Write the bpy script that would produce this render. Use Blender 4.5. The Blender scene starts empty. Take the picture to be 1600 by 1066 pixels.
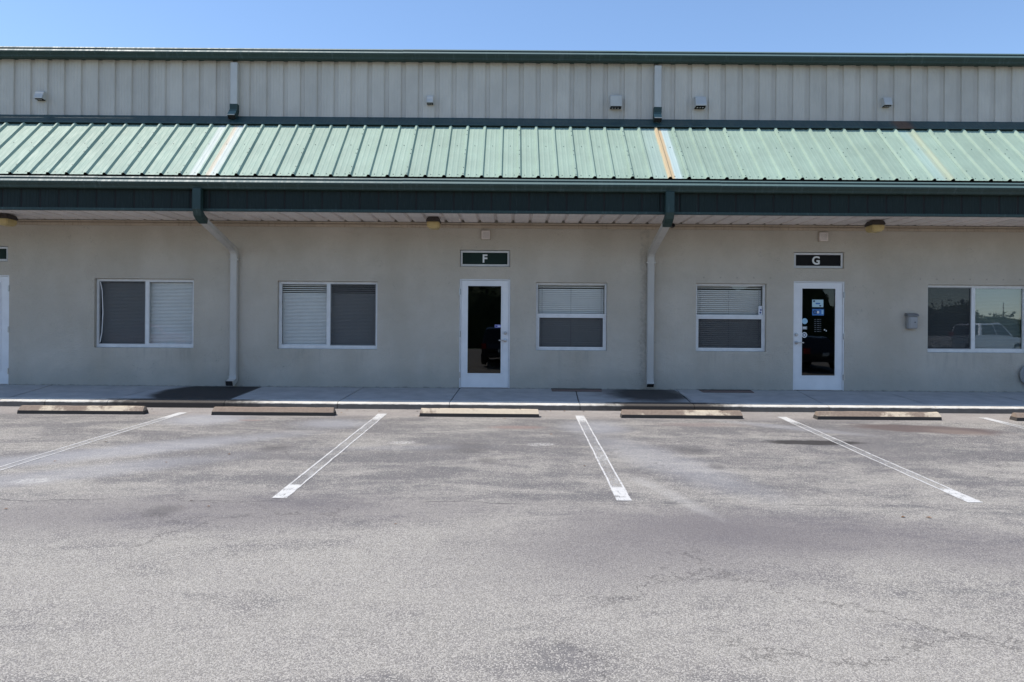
import bpy, bmesh, math, random
from mathutils import Vector, Matrix
random.seed(7)
sc = bpy.context.scene
col = sc.collection
R = math.radians

# ------------------------------------------------------------------ camera, world, sun, exposure
F = 1160.0; ROLL = 0.0074; CZ = 0.87; CD = 13.6
cam = bpy.data.cameras.new('camera'); cam.sensor_width = 36.0; cam.lens = 36.0*F/1600.0
cam.clip_start = 0.05; cam.clip_end = 2000
camo = bpy.data.objects.new('camera', cam); col.objects.link(camo)
camo.location = (0, -CD, CZ)
camo.rotation_euler = (Matrix.Rotation(R(90), 3, 'X') @ Matrix.Rotation(ROLL, 3, 'Z')).to_euler()
sc.camera = camo

SUN = Vector((-0.43, 0.004, 0.90)).normalized()
w = bpy.data.worlds.new('World'); sc.world = w; w.use_nodes = True
wn = w.node_tree.nodes; wl = w.node_tree.links; wn.clear()
sky = wn.new('ShaderNodeTexSky'); sky.sky_type = 'NISHITA'; sky.sun_disc = False
sky.sun_elevation = math.asin(SUN.z); sky.sun_rotation = math.atan2(SUN.x, SUN.y)
sky.air_density = 1.0; sky.dust_density = 0.15; sky.ozone_density = 4.0
bg = wn.new('ShaderNodeBackground'); bg.inputs['Strength'].default_value = 0.135
wo = wn.new('ShaderNodeOutputWorld')
wl.new(sky.outputs[0], bg.inputs[0]); wl.new(bg.outputs[0], wo.inputs[0])
sl = bpy.data.lights.new('sun', 'SUN'); sl.energy = 3.3; sl.angle = R(0.53); sl.color = (1.0, 0.935, 0.85)
so = bpy.data.objects.new('sun', sl); col.objects.link(so)
so.rotation_euler = SUN.to_track_quat('Z', 'Y').to_euler(); so.location = (-10, 2, 25)
sc.view_settings.view_transform = 'Standard'; sc.view_settings.look = 'None'
sc.view_settings.gamma = 1.0; sc.view_settings.use_curve_mapping = False
sc.view_settings.exposure = 0.62

# ------------------------------------------------------------------ survey helpers (photo pixel -> place)
def uv(x, y):
    u = x-800; v = 533-y
    return u - v*ROLL, v + u*ROLL
def W(x, y, D=CD):
    u, v = uv(x, y); return u*D/F, CZ + v*D/F
def G(x, y):
    u, v = uv(x, y); D = 1.77/(0.0569 - v/F)
    return u*D/F, D-CD
def gz(y):
    pts = [(-400, .5), (-60, .5), (-32, .35), (-26, .1), (-20, -.35), (-14.6, -.86), (-13.4, -.875), (-1.7, -.223), (0, -.22), (400, -.22)]
    for (a, za), (b, zb) in zip(pts, pts[1:]):
        if a <= y <= b: return za + (zb-za)*(y-a)/(b-a)
    return 0

# ------------------------------------------------------------------ mesh helpers
class MB:
    def __init__(s): s.v = []; s.f = []; s.u = {}
    def add(s, vs, fs):
        n = len(s.v); s.v += [tuple(p) for p in vs]; s.f += [tuple(i+n for i in f) for f in fs]; return s
    def box(s, x0, x1, y0, y1, z0, z1):
        return s.add([(x0,y0,z0),(x1,y0,z0),(x1,y1,z0),(x0,y1,z0),(x0,y0,z1),(x1,y0,z1),(x1,y1,z1),(x0,y1,z1)],
            [(0,3,2,1),(4,5,6,7),(0,1,5,4),(1,2,6,5),(2,3,7,6),(3,0,4,7)])
    def prismx(s, pts, x0, x1, closed=True, caps=True):      # pts in (y,z), extruded along x
        n = len(pts); vs = [(x0,p[0],p[1]) for p in pts] + [(x1,p[0],p[1]) for p in pts]
        fs = [(i, (i+1)%n, (i+1)%n+n, i+n) for i in range(n if closed else n-1)]
        if caps and closed: fs += [tuple(range(n-1,-1,-1)), tuple(range(n,2*n))]
        return s.add(vs, fs)
    def sweep(s, path, w, h, up=Vector((1,0,0)), cap=True):  # rectangular tube along a path; w along 'up'
        rings = []
        for i, p in enumerate(path):
            p = Vector(p)
            a = (p-Vector(path[i-1])).normalized() if i else None
            b = (Vector(path[i+1])-p).normalized() if i < len(path)-1 else None
            t = (a+b).normalized() if a and b else (a or b)
            k = 1.0
            if a and b: k = 1/max(.5, t.dot(b))
            sd = t.cross(up).normalized()*h/2*k; uu = up*w/2
            rings.append([p+uu+sd, p+uu-sd, p-uu-sd, p-uu+sd])
        vs = [q for r in rings for q in r]; fs = []
        for i in range(len(rings)-1):
            for k in range(4): fs.append((i*4+k, i*4+(k+1)%4, i*4+4+(k+1)%4, i*4+4+k))
        if cap: fs += [(0,1,2,3), tuple(len(vs)-4+i for i in (3,2,1,0))]
        return s.add(vs, fs)
    def lathe(s, prof, axis='z', c=(0,0,0), n=16):           # prof (r, t) around an axis
        vs = []; fs = []
        for (r, t) in prof:
            for k in range(n):
                a = 2*math.pi*k/n; p, q = r*math.cos(a), r*math.sin(a)
                v = {'z': (p,q,t), 'y': (p,t,q), 'x': (t,p,q)}[axis]
                vs.append((v[0]+c[0], v[1]+c[1], v[2]+c[2]))
        m = len(prof)
        for i in range(m-1):
            for k in range(n): fs.append((i*n+k, i*n+(k+1)%n, (i+1)*n+(k+1)%n, (i+1)*n+k))
        fs += [tuple(range(n-1,-1,-1)), tuple((m-1)*n+k for k in range(n))]
        return s.add(vs, fs)
    def mesh(s, name, mat, smooth=False, bevel=0):
        me = bpy.data.meshes.new(name); me.from_pydata(s.v, [], s.f)
        bm = bmesh.new(); bm.from_mesh(me)
        bmesh.ops.recalc_face_normals(bm, faces=bm.faces)
        if bevel:
            es = [e for e in bm.edges if len(e.link_faces) == 2 and e.calc_face_angle(0) > .5]
            bmesh.ops.bevel(bm, geom=es, offset=bevel, segments=2, affect='EDGES', clamp_overlap=True)
        bm.to_mesh(me); bm.free()
        me.materials.append(mat)
        if smooth: me.shade_smooth()
        return me
    def build(s, name, mat, parent=None, loc=None, smooth=False, bevel=0):
        return link(name, s.mesh(name, mat, smooth, bevel), parent, loc)
def link(name, me, parent=None, loc=None):
    o = bpy.data.objects.new(name, me); col.objects.link(o)
    if parent: o.parent = parent
    if loc: o.location = loc
    return o
def tag(o, label=None, cat=None, group=None, kind=None):
    if label: o['label'] = label
    if cat: o['category'] = cat
    if group: o['group'] = group
    if kind: o['kind'] = kind
    return o
def empty(name, loc=(0,0,0), label=None, cat=None, group=None, kind=None):
    o = bpy.data.objects.new(name, None); col.objects.link(o); o.location = loc; o.empty_display_size = .2
    return tag(o, label, cat, group, kind)
def copy_tree(o, parent=None, loc=None):
    c = o.copy(); col.objects.link(c)
    if parent: c.parent = parent
    if loc: c.location = loc
    for ch in list(o.children): copy_tree(ch, c)
    return c

# ------------------------------------------------------------------ material helpers
class NT:
    def __init__(s, name):
        s.m = bpy.data.materials.new(name); s.m.use_nodes = True; s.t = s.m.node_tree; s.t.nodes.clear()
        s.out = s.t.nodes.new('ShaderNodeOutputMaterial'); s.b = s.t.nodes.new('ShaderNodeBsdfPrincipled')
        s.t.links.new(s.b.outputs[0], s.out.inputs[0])
        s.geo = s.t.nodes.new('ShaderNodeNewGeometry'); s.pos = s.geo.outputs['Position']
        s.sep = s.t.nodes.new('ShaderNodeSeparateXYZ'); s.l(s.pos, s.sep.inputs[0])
        s.X, s.Y, s.Z = s.sep.outputs
    def l(s, a, b): s.t.links.new(a, b)
    def put(s, sock, v):
        if isinstance(v, bpy.types.NodeSocket): s.l(v, sock)
        elif isinstance(v, tuple) and len(v) == 3 and sock.type == 'RGBA': sock.default_value = (*v, 1)
        else: sock.default_value = v
    def math(s, op, a, b=0.0, c=None, clamp=False):
        n = s.t.nodes.new('ShaderNodeMath'); n.operation = op; n.use_clamp = clamp
        s.put(n.inputs[0], a); s.put(n.inputs[1], b)
        if c is not None: s.put(n.inputs[2], c)
        return n.outputs[0]
    def ramp(s, v, a, b, x=0.0, y=1.0, smooth=True):
        n = s.t.nodes.new('ShaderNodeMapRange'); n.interpolation_type = 'SMOOTHSTEP' if smooth else 'LINEAR'
        for i, q in enumerate((v, a, b, x, y)): s.put(n.inputs[i], q)
        return n.outputs[0]
    def scale(s, sx, sy, sz, vec=None):
        n = s.t.nodes.new('ShaderNodeMapping'); s.l(vec or s.pos, n.inputs[0]); n.inputs['Scale'].default_value = (sx, sy, sz)
        return n.outputs[0]
    def noise(s, sc_, det=4, rough=.55, vec=None, out=0, dist=0):
        n = s.t.nodes.new('ShaderNodeTexNoise'); s.l(vec or s.pos, n.inputs['Vector'])
        n.inputs['Scale'].default_value = sc_; n.inputs['Detail'].default_value = det; n.inputs['Roughness'].default_value = rough
        n.inputs['Distortion'].default_value = dist
        return n.outputs[out]
    def voro(s, sc_, out='Color', vec=None):
        n = s.t.nodes.new('ShaderNodeTexVoronoi'); s.l(vec or s.pos, n.inputs['Vector']); n.inputs['Scale'].default_value = sc_
        return n.outputs[out]
    def mix(s, f, a, b, mode='MIX'):
        n = s.t.nodes.new('ShaderNodeMix'); n.data_type = 'RGBA'; n.blend_type = mode
        s.put(n.inputs[0], f); s.put(n.inputs[6], a); s.put(n.inputs[7], b)
        return n.outputs[2]
    def bump(s, h, dist=.01, strength=1.0):
        n = s.t.nodes.new('ShaderNodeBump'); s.l(h, n.inputs['Height']); n.inputs['Distance'].default_value = dist
        n.inputs['Strength'].default_value = strength; s.l(n.outputs[0], s.b.inputs['Normal'])
    def blob(s, cx, cy, rx, ry, ang=0, edge=.35, wob=.35, nsc=3, amt=1.0):
        """soft irregular patch on the ground, 1 inside"""
        ca, sa = math.cos(ang), math.sin(ang)
        dx = s.math('SUBTRACT', s.X, cx); dy = s.math('SUBTRACT', s.Y, cy)
        a = s.math('ADD', s.math('MULTIPLY', dx, ca/rx), s.math('MULTIPLY', dy, sa/rx))
        b = s.math('SUBTRACT', s.math('MULTIPLY', dy, ca/ry), s.math('MULTIPLY', dx, sa/ry))
        d = s.math('SQRT', s.math('ADD', s.math('MULTIPLY', a, a), s.math('MULTIPLY', b, b)))
        d = s.math('ADD', d, s.math('MULTIPLY', s.math('SUBTRACT', s.noise(nsc, 4, .6), .5), wob*2))
        return s.ramp(d, 1-edge, 1+edge, amt, 0.0)
    def set(s, color=None, rough=None, metal=None, **kw):
        if color is not None: s.put(s.b.inputs['Base Color'], color)
        if rough is not None: s.put(s.b.inputs['Roughness'], rough)
        if metal is not None: s.put(s.b.inputs['Metallic'], metal)
        for k, v in kw.items(): s.put(s.b.inputs[k.replace('_', ' ')], v)
        return s
def simple(name, c, rough=.5, metal=0, var=.12, nsc=4, bumpd=0, bsc=60):
    n = NT(name)
    f = n.ramp(n.noise(nsc, 5, .6), .3, .7)
    n.set(n.mix(f, tuple(x*(1-var) for x in c), tuple(min(1, x*(1+var)) for x in c)), rough, metal)
    if bumpd: n.bump(n.noise(bsc, 3), bumpd)
    return n.m

# ------------------------------------------------------------------ materials
M = {}
# asphalt: bleached limestone aggregate, sealed darker in the stalls
n = NT('asphalt')
v1 = n.voro(150); s1 = n.t.nodes.new('ShaderNodeSeparateColor'); n.l(v1, s1.inputs[0])
v2 = n.voro(300); s2 = n.t.nodes.new('ShaderNodeSeparateColor'); n.l(v2, s2.inputs[0])
grain = n.math('ADD', n.math('MULTIPLY', s1.outputs[0], .6), n.math('MULTIPLY', s2.outputs[1], .4))
big = n.noise(.34, 6, .62, vec=n.scale(.7, 1.1, 1), dist=.9)
med = n.noise(1.5, 6, .68, vec=n.scale(.7, 1.5, 1), dist=.4)
fine = n.noise(9, 5, .7)
lane = n.ramp(n.math('ADD', n.Y, n.math('MULTIPLY', n.math('SUBTRACT', big, .5), 4.5)), -6.0, -9.0, 0.0, 1.0)
wear = n.math('ADD', n.math('MULTIPLY', big, .85), n.math('MULTIPLY', med, .75))
wear = n.math('ADD', wear, n.math('MULTIPLY', lane, .20))
wear = n.math('ADD', wear, n.math('MULTIPLY', n.math('SUBTRACT', fine, .5), .28))
wf = n.ramp(n.math('ADD', wear, n.math('MULTIPLY', n.math('SUBTRACT', n.noise(1.1, 7, .72, vec=n.scale(.45, 1.3, 1), dist=1.2), .5), .75)), .68, 1.06)
thr = n.ramp(wf, 0.0, 1.0, .90, .46, smooth=False)
stone = n.ramp(n.math('SUBTRACT', s1.outputs[0], thr), -.02, .02)
small = n.ramp(n.math('SUBTRACT', s2.outputs[1], n.math('ADD', thr, .1)), -.02, .02, 0.0, .7)
matrix = n.mix(wf, (.122, .116, .113), (.24, .222, .19))
matrix = n.mix(n.ramp(n.noise(4, 5, .7), .35, .65), matrix, n.mix(.5, matrix, (.15, .135, .13)))
dark = n.mix(grain, (.105, .092, .095), (.165, .148, .15))
scol = n.mix(s1.outputs[2], (.29, .272, .238), (.45, .418, .368))
c = n.mix(small, matrix, n.mix(s2.outputs[2], (.24, .22, .205), (.36, .335, .31)))
c = n.mix(stone, c, scol)
# sun-bleached strip beside the kerb
strip = n.ramp(n.math('ADD', n.Y, n.math('MULTIPLY', n.math('SUBTRACT', n.noise(2.2, 4), .5), .35)), -2.85, -2.3, 0.0, .6)
c = n.mix(strip, c, n.mix(n.noise(6, 4), (.23, .20, .18), (.43, .39, .355)))
def gblob(px, py, wx, wy, *a, **k):
    x, y = G(px, py); return n.blob(x, y, wx, wy, *a, **k)
# pale wash below the spouts, running out over the stalls
for (px, py, wx, wy, an, am) in [(320, 655, .55, .45, 0, .75), (190, 705, 1.9, .33, .62, .6), (118, 740, 1.4, .3, .6, .45), (930, 668, .42, .5, 0, .6), (520, 662, .5, .35, 0, .6),
                                 (1035, 720, .35, 1.5, .38, .4), (1230, 668, .9, .16, -.6, .45), (640, 700, .9, .14, .1, .2)]:
    c = n.mix(gblob(px, py, wx, wy, an, .6, .35, 2.2, amt=am*.8), c, n.mix(fine, (.29, .29, .305), (.38, .38, .39)))
# rust tinted ghosts and the dark oily spots
c = n.mix(gblob(1450, 671, .95, .33, -.22, .25, .35, 3.0, amt=.9), c, n.mix(grain, (.085, .062, .055), (.135, .10, .09)))
c = n.mix(gblob(1500, 676, .35, .2, -.4, .5, .3, 3.5, amt=.3), c, (.30, .235, .185))
c = n.mix(gblob(1272, 692, .60, .15, 0, .25, .5, 4, amt=.97), c, (.035, .03, .027))
c = n.mix(gblob(1095, 664, .6, .16, 0, .6, .5, 4, amt=.5), c, (.20, .15, .135))
c = n.mix(gblob(808, 668, .35, .12, 0, .6, .5, 4, amt=.5), c, (.25, .16, .13))
c = n.mix(gblob(392, 657, .18, .05, 0, .3, .5, 8, amt=.5), c, (.28, .18, .15))
c = n.mix(gblob(1050, 850, 1.3, .7, .3, .7, .4, 1.2, amt=.55), c, dark)
c = n.mix(gblob(1340, 840, 2.0, .5, -.2, .7, .4, 1.2, amt=.55), c, dark)
c = n.mix(gblob(330, 800, 2.0, .5, .1, .7, .4, 1.2, amt=.55), c, dark)
# tyre arcs, faint
dxy = n.math('SQRT', n.math('ADD', n.math('POWER', n.math('SUBTRACT', n.X, -3.2), 2.0), n.math('POWER', n.math('SUBTRACT', n.Y, -8.4), 2.0)))
arc = n.ramp(n.math('ABSOLUTE', n.math('SUBTRACT', dxy, 4.9)), .02, .13, .35, 0.0)
arc = n.math('MULTIPLY', n.math('MULTIPLY', arc, n.ramp(n.Y, -8.6, -7.6)), n.ramp(n.X, .2, 1.4)); arc = n.math('MULTIPLY', arc, n.ramp(n.noise(1.2), .4, .6))
c = n.mix(arc, c, (.42, .40, .37))
# small pale ticks of old paint
for (px, py) in [(630, 692), (845, 695), (50, 752)]:
    c = n.mix(n.math('MULTIPLY', gblob(px, py, .17, .10, .15, .25, .3, 12), n.ramp(n.noise(40, 3), .42, .6, 0.0, .6)), c, (.55, .53, .49))
# old cracks
vc = n.t.nodes.new('ShaderNodeTexVoronoi'); vc.feature = 'DISTANCE_TO_EDGE'; vc.inputs['Scale'].default_value = .42
wv = n.t.nodes.new('ShaderNodeVectorMath'); wv.operation = 'ADD'; n.l(n.pos, wv.inputs[0]); n.l(n.noise(1.7, 6, .7, out=1), wv.inputs[1]); n.l(wv.outputs[0], vc.inputs['Vector'])
c = n.mix(n.math('MULTIPLY', n.ramp(vc.outputs[0], .0015, .006, .5, 0.0), n.ramp(n.noise(.45), .5, .58)), c, (.06, .053, .05))
# oil drips in the bays
for (px, py, q_) in ((735, 700, .22), (1080, 705, .18), (430, 700, .16), (760, 720, .1), (1120, 730, .09), (250, 800, .12)):
    c = n.mix(gblob(px, py, q_, q_*1.3, 0, .6, .6, 5, amt=.45), c, (.07, .063, .06))
# hairline crack across the stalls
cy = n.math('ADD', n.Y, n.math('MULTIPLY', n.noise(1.3, 6, .7), .35))
crk = n.math('MULTIPLY', n.ramp(n.math('ABSOLUTE', n.math('ADD', cy, 7.02)), .004, .016, .55, 0.0), n.ramp(n.noise(.8), .45, .55))
c = n.mix(crk, c, (.05, .045, .045))
n.set(c, n.ramp(wf, 0.0, 1.0, .8, .95))
bh = n.math('ADD', n.math('MULTIPLY', n.voro(150, 'Distance'), -1.0), n.math('MULTIPLY', n.noise(240, 2), .5))
bn = n.t.nodes.new('ShaderNodeBump'); n.l(bh, bn.inputs['Height']); bn.inputs['Distance'].default_value = .006
n.l(n.ramp(wf, 0.0, 1.0, .3, .6), bn.inputs['Strength']); n.l(bn.outputs[0], n.b.inputs['Normal'])
M['asphalt'] = n.m

# stripe paint: kerb-side and far ends solid, the middle worn to its two edges
n = NT('stripe_paint')
uvn = n.t.nodes.new('ShaderNodeUVMap'); us = n.t.nodes.new('ShaderNodeSeparateXYZ'); n.l(uvn.outputs[0], us.inputs[0])
U, V = us.outputs[0], us.outputs[1]
edge = n.ramp(n.math('ADD', n.math('ABSOLUTE', n.math('SUBTRACT', U, .5)), n.math('MULTIPLY', n.noise(20, 3), .08)), .34, .42)
far = n.ramp(V, .82, .93); near = n.ramp(V, .11, .09)
solid = n.math('MAXIMUM', edge, n.math('MAXIMUM', far, near))
brush = n.noise(30, 4, .7, vec=n.scale(1, .25, 1))
pat = n.ramp(n.math('ADD', n.math('MULTIPLY', n.noise(1.6, 3), .5), n.math('MULTIPLY', brush, .7)), .55, .8, .1, .6)
cover = n.math('MAXIMUM', solid, pat)
speck = n.ramp(n.math('ADD', n.math('MULTIPLY', n.noise(110, 3, .7), .7), n.math('MULTIPLY', n.noise(12, 3), .5)), .43, .57, .35, 1.0)
tyre = n.ramp(n.noise(22, 3, .6, vec=n.scale(2.2, .5, 1)), .56, .66, 0.0, .45)
cover = n.math('MULTIPLY', cover, n.math('SUBTRACT', 1.0, n.math('MULTIPLY', tyre, n.ramp(V, .95, .9))))
rag = n.ramp(n.math('ADD', n.math('ABSOLUTE', n.math('SUBTRACT', U, .5)), n.math('MULTIPLY', n.noise(45, 3, .7), .16)), .545, .57, 1.0, 0.0)
cover = n.math('MULTIPLY', n.math('MULTIPLY', cover, rag), speck, clamp=True)
n.set(n.mix(n.noise(8), (.48, .47, .45), (.64, .63, .60)), .8)
n.set(Alpha=cover)
M['stripe'] = n.m

# sidewalk concrete with dark algae below the spouts
n = NT('sidewalk_concrete')
c = n.mix(n.ramp(n.noise(3, 6, .65), .3, .7), (.34, .335, .325), (.44, .43, .415))
c = n.mix(n.ramp(n.noise(60, 3, .7), .55, .75, 0, .35), c, (.25, .24, .23))
st = n.math('MULTIPLY', n.blob(-5.15, -.75, .95, 1.15, 0, .12, .14, 2.5), n.ramp(n.X, -4.60, -4.55, 1.0, 0.0))
c = n.mix(n.math('MULTIPLY', st, .97), c, (.016, .013, .012))
st = n.math('MULTIPLY', n.blob(2.40, -.55, .75, 1.0, 0, .45, .25, 3), n.ramp(n.X, 2.96, 3.0, 1.0, 0.0))
c = n.mix(n.math('MULTIPLY', st, .95), c, (.024, .021, .019))
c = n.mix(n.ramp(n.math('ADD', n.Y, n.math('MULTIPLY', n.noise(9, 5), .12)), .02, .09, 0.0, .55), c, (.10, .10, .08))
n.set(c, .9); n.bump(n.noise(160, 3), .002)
M['sidewalk'] = n.m

n = NT('kerb_concrete')
c = n.mix(n.ramp(n.noise(5, 6, .65), .3, .7), (.56, .52, .45), (.72, .68, .60))
face = n.ramp(n.math('ADD', n.Z, n.math('MULTIPLY', n.noise(7, 5), .03)), -.140, -.132, .92, 0.0)  # kerb face below the nose painted dark as its shaded side
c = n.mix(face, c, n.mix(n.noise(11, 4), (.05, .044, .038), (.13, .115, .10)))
for cx, rx in ((-5.3, 1.2), (2.5, 1.0)):
    c = n.mix(n.blob(cx, -1.74, rx, .5, 0, .4, .5, 8, amt=.95), c, (.04, .032, .026))
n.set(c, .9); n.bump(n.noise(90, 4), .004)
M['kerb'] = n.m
M['joint'] = simple('joint_dirt', (.05, .047, .042), .95)

# wheel stops: bare concrete, each with its own blotches
n = NT('wheel_stop_concrete')
oi = n.t.nodes.new('ShaderNodeObjectInfo')
tc = n.t.nodes.new('ShaderNodeTexCoord')
lo = n.t.nodes.new('ShaderNodeSeparateXYZ'); n.l(tc.outputs['Object'], lo.inputs[0])
dirt = n.math('ADD', n.math('MULTIPLY', n.noise(1.6, 2), 1.3), n.math('MULTIPLY', n.noise(14, 6, .7), .6))
dirt = n.math('ADD', dirt, n.math('MULTIPLY', lo.outputs[0], -.16))
ocs = n.t.nodes.new('ShaderNodeSeparateColor'); n.l(oi.outputs['Color'], ocs.inputs[0])
dirt = n.math('ADD', dirt, ocs.outputs[0])
c = n.mix(n.ramp(dirt, 1.07, 1.25), n.mix(n.noise(20, 4), (.50, .415, .30), (.68, .575, .43)), n.mix(n.noise(25, 5, .7), (.15, .10, .075), (.36, .285, .215)))
c = n.mix(n.ramp(n.voro(55, 'Distance'), .12, .05, 0, .5), c, (.12, .09, .07))
c = n.mix(n.ramp(lo.outputs[2], .056, .050), c, (.06, .052, .045))  # low band darkened in the colour for the shade on the upright front
n.set(c, .92); n.bump(n.noise(70, 4), .006)
M['stop'] = n.m

# stucco
n = NT('stucco')
c = n.mix(n.ramp(n.noise(1.1, 5, .6), .3, .7), (.475, .432, .36), (.55, .503, .428))
c = n.mix(n.ramp(n.noise(.5, 3, .5, vec=n.scale(2.5, 1, .5)), .45, .7, 0, .35), c, (.42, .37, .295))
c = n.mix(n.ramp(n.noise(14, 5, .7), .55, .75, 0, .3), c, (.37, .33, .27))
# grime specks above the first door and under the trim
sp = n.ramp(n.noise(17, 4, .7, vec=n.scale(1, 1, .6)), .64, .72)
dx = n.math('ABSOLUTE', n.math('ADD', n.X, 1.15)); dz = n.math('ABSOLUTE', n.math('SUBTRACT', n.Z, 2.35))
reg = n.math('MULTIPLY', n.ramp(dx, .3, .8, 1.0, .12), n.ramp(dz, .3, .9, 1.0, .2))
c = n.mix(n.math('MULTIPLY', sp, n.math('MULTIPLY', reg, .75)), c, (.12, .115, .10))
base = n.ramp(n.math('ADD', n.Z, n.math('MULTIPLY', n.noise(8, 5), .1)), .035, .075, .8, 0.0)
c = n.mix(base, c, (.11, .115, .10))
c = n.mix(n.ramp(n.math('ADD', n.Z, n.math('MULTIPLY', n.noise(3, 4), .5)), .3, .75, .35, 0.0), c, (.30, .305, .28))
# dirt beside the second downpipe
pd = n.math('MULTIPLY', n.ramp(n.math('ABSOLUTE', n.math('SUBTRACT', n.X, 2.42)), .06, .11, .3, 0.0), n.ramp(n.noise(13, 5, .7), .42, .6))
c = n.mix(pd, c, (.2, .19, .165))
# small patched anchor holes in a row over openings
hz = n.math('ABSOLUTE', n.math('SUBTRACT', n.Z, 2.06))
hx = n.math('ABSOLUTE', n.math('SUBTRACT', n.math('FRACT', n.math('MULTIPLY', n.X, 3.28)), .5))
hole = n.math('MULTIPLY', n.ramp(hz, .008, .02, 1.0, 0.0), n.ramp(hx, .03, .07, .6, 0.0))
hole = n.math('MULTIPLY', hole, n.math('ADD', n.math('MULTIPLY', n.ramp(n.X, 3.2, 3.3), n.ramp(n.X, 4.7, 4.8, 1.0, 0.0)), n.ramp(n.X, 7.4, 7.5)))
c = n.mix(n.math('MULTIPLY', hole, .55), c, (.16, .15, .14))
# faint run-off below the sills
for (a_, b_) in ((-7.72, -5.8), (-4.35, -2.45), (.42, 1.78), (3.36, 4.7), (7.6, 9.5)):
    q_ = n.math('MULTIPLY', n.ramp(n.X, a_-.05, a_+.05), n.ramp(n.X, b_-.05, b_+.05, 1.0, 0.0))
    q_ = n.math('MULTIPLY', q_, n.math('MULTIPLY', n.ramp(n.Z, .15, .8), n.ramp(n.Z, .84, .86, 1.0, 0.0)))
    q_ = n.math('MULTIPLY', q_, n.ramp(n.noise(6, 4, .6, vec=n.scale(1.6, 1, .18)), .5, .7, 0.0, .3))
    c = n.mix(q_, c, (.24, .235, .21))
# hairline cracks
vc = n.t.nodes.new('ShaderNodeTexVoronoi'); vc.feature = 'DISTANCE_TO_EDGE'; vc.inputs['Scale'].default_value = .55
wv = n.t.nodes.new('ShaderNodeVectorMath'); wv.operation = 'ADD'; n.l(n.pos, wv.inputs[0]); n.l(n.noise(2.5, 4, .6, out=1), wv.inputs[1]); n.l(wv.outputs[0], vc.inputs['Vector'])
c = n.mix(n.math('MULTIPLY', n.ramp(vc.outputs[0], .0, .0035, .45, 0.0), n.ramp(n.noise(.7), .5, .6)), c, (.2, .19, .17))
n.set(c, .93)
n.bump(n.math('ADD', n.noise(55, 4, .6), n.math('MULTIPLY', n.noise(9, 3), 1.2)), .016, 1.0)
M['stucco'] = n.m

def painted(name, c, rough, streak=.25, dustc=(.30, .29, .27), spec=.5, dust=.25, zsc=.15):
    n = NT(name)
    oi = n.t.nodes.new('ShaderNodeObjectInfo')
    k = n.ramp(oi.outputs['Random'], 0, 1, .94, 1.06, smooth=False)
    cc = n.mix(n.ramp(n.noise(2.2, 4, .6, vec=n.scale(1, 1, .6)), .3, .7), tuple(x*.93 for x in c), tuple(x*1.07 for x in c))
    sn = n.noise(26, 4, .6, vec=n.scale(1, zsc, zsc))
    cc = n.mix(n.ramp(sn, .52, .72, 0, dust), cc, dustc)
    hs = n.t.nodes.new('ShaderNodeHueSaturation'); n.l(k, hs.inputs['Value']); n.l(cc, hs.inputs['Color'])
    n.set(hs.outputs[0], n.ramp(sn, .3, .7, rough-.05, rough+.1))
    return n, hs.outputs[0]
n, _ = painted('siding_paint', (.50, .458, .392), .5, dustc=(.43, .39, .33), dust=.25)
M['siding'] = n.m
n, cc = painted('roof_paint', (.285, .385, .305), .66, dustc=(.36, .455, .38), dust=.35)
# run-off stains below the spouts and below the leak in the flashing
def band(x, w_, soft, am):
    return n.ramp(n.math('ABSOLUTE', n.math('SUBTRACT', n.math('ADD', n.X, n.math('MULTIPLY', n.math('SUBTRACT', n.noise(3, 3), .5), .03)), x)), w_, w_+soft, am, 0.0)
c = n.mix(band(-5.17, .045, .05, .6), cc, (.60, .62, .60))
c = n.mix(band(-4.86, .055, .05, .6), c, (.60, .62, .60))
c = n.mix(band(-4.945, .02, .03, .6), c, (.62, .48, .34))
c = n.mix(band(2.67, .04, .06, .55), c, (.55, .66, .68))
c = n.mix(band(2.40, .08, .1, .3), c, (.40, .52, .50))
c = n.mix(band(2.562, .045, .03, .82), c, n.mix(n.noise(9, 4, .6, vec=n.scale(3, .3, .3)), (.55, .36, .17), (.62, .45, .26)))
c = n.mix(n.math('MULTIPLY', band(7.07, .045, .07, .35), n.ramp(n.noise(2.5, 3), .3, .6, .5, 1.0)), c, (.44, .41, .25))
c = n.mix(band(6.92, .06, .08, .25), c, (.42, .58, .58))
n.set(c)
M['roof'] = n.m
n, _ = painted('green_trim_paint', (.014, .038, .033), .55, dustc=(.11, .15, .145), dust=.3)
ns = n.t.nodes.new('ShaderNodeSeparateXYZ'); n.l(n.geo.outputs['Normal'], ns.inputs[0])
n.set(n.mix(n.ramp(ns.outputs[2], .25, .6, 0.0, .75), _, (.13, .20, .185)))  # up-facing ledges painted paler, standing in for their sunlit highlight
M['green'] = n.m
n, _ = painted('green_fascia_paint', (.007, .015, .0125), .55, dustc=(.05, .07, .068), dust=.2)
n.b.inputs['Specular IOR Level'].default_value = .25; M['fascia'] = n.m
n, cc = painted('flashing_paint', (.022, .055, .056), .4, dustc=(.07, .10, .11), dust=.3)
c = n.mix(n.blob(6.98, -.3, .16, .5, 0, .5, .5, 9, amt=.8), cc, (.12, .05, .025))
n.set(c); M['flash'] = n.m
n, _ = painted('downpipe_paint', (.47, .455, .42), .4, dustc=(.40, .38, .35), dust=.3)
M['pipe'] = n.m
n, _ = painted('soffit_paint', (.74, .68, .64), .55, dustc=(.42, .36, .31), dust=.35, zsc=1)
M['soffit'] = n.m
n, _ = painted('trim_tan_paint', (.42, .345, .26), .6, dustc=(.24, .19, .14), dust=.5)
M['tan'] = n.m
M['white'] = simple('white_paint', (.74, .74, .74), .35, var=.04)
M['vinyl'] = simple('window_frame_white', (.70, .70, .69), .4, var=.06, nsc=9)
M['blind'] = simple('blind_white', (.76, .775, .76), .6, var=.03)
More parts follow.
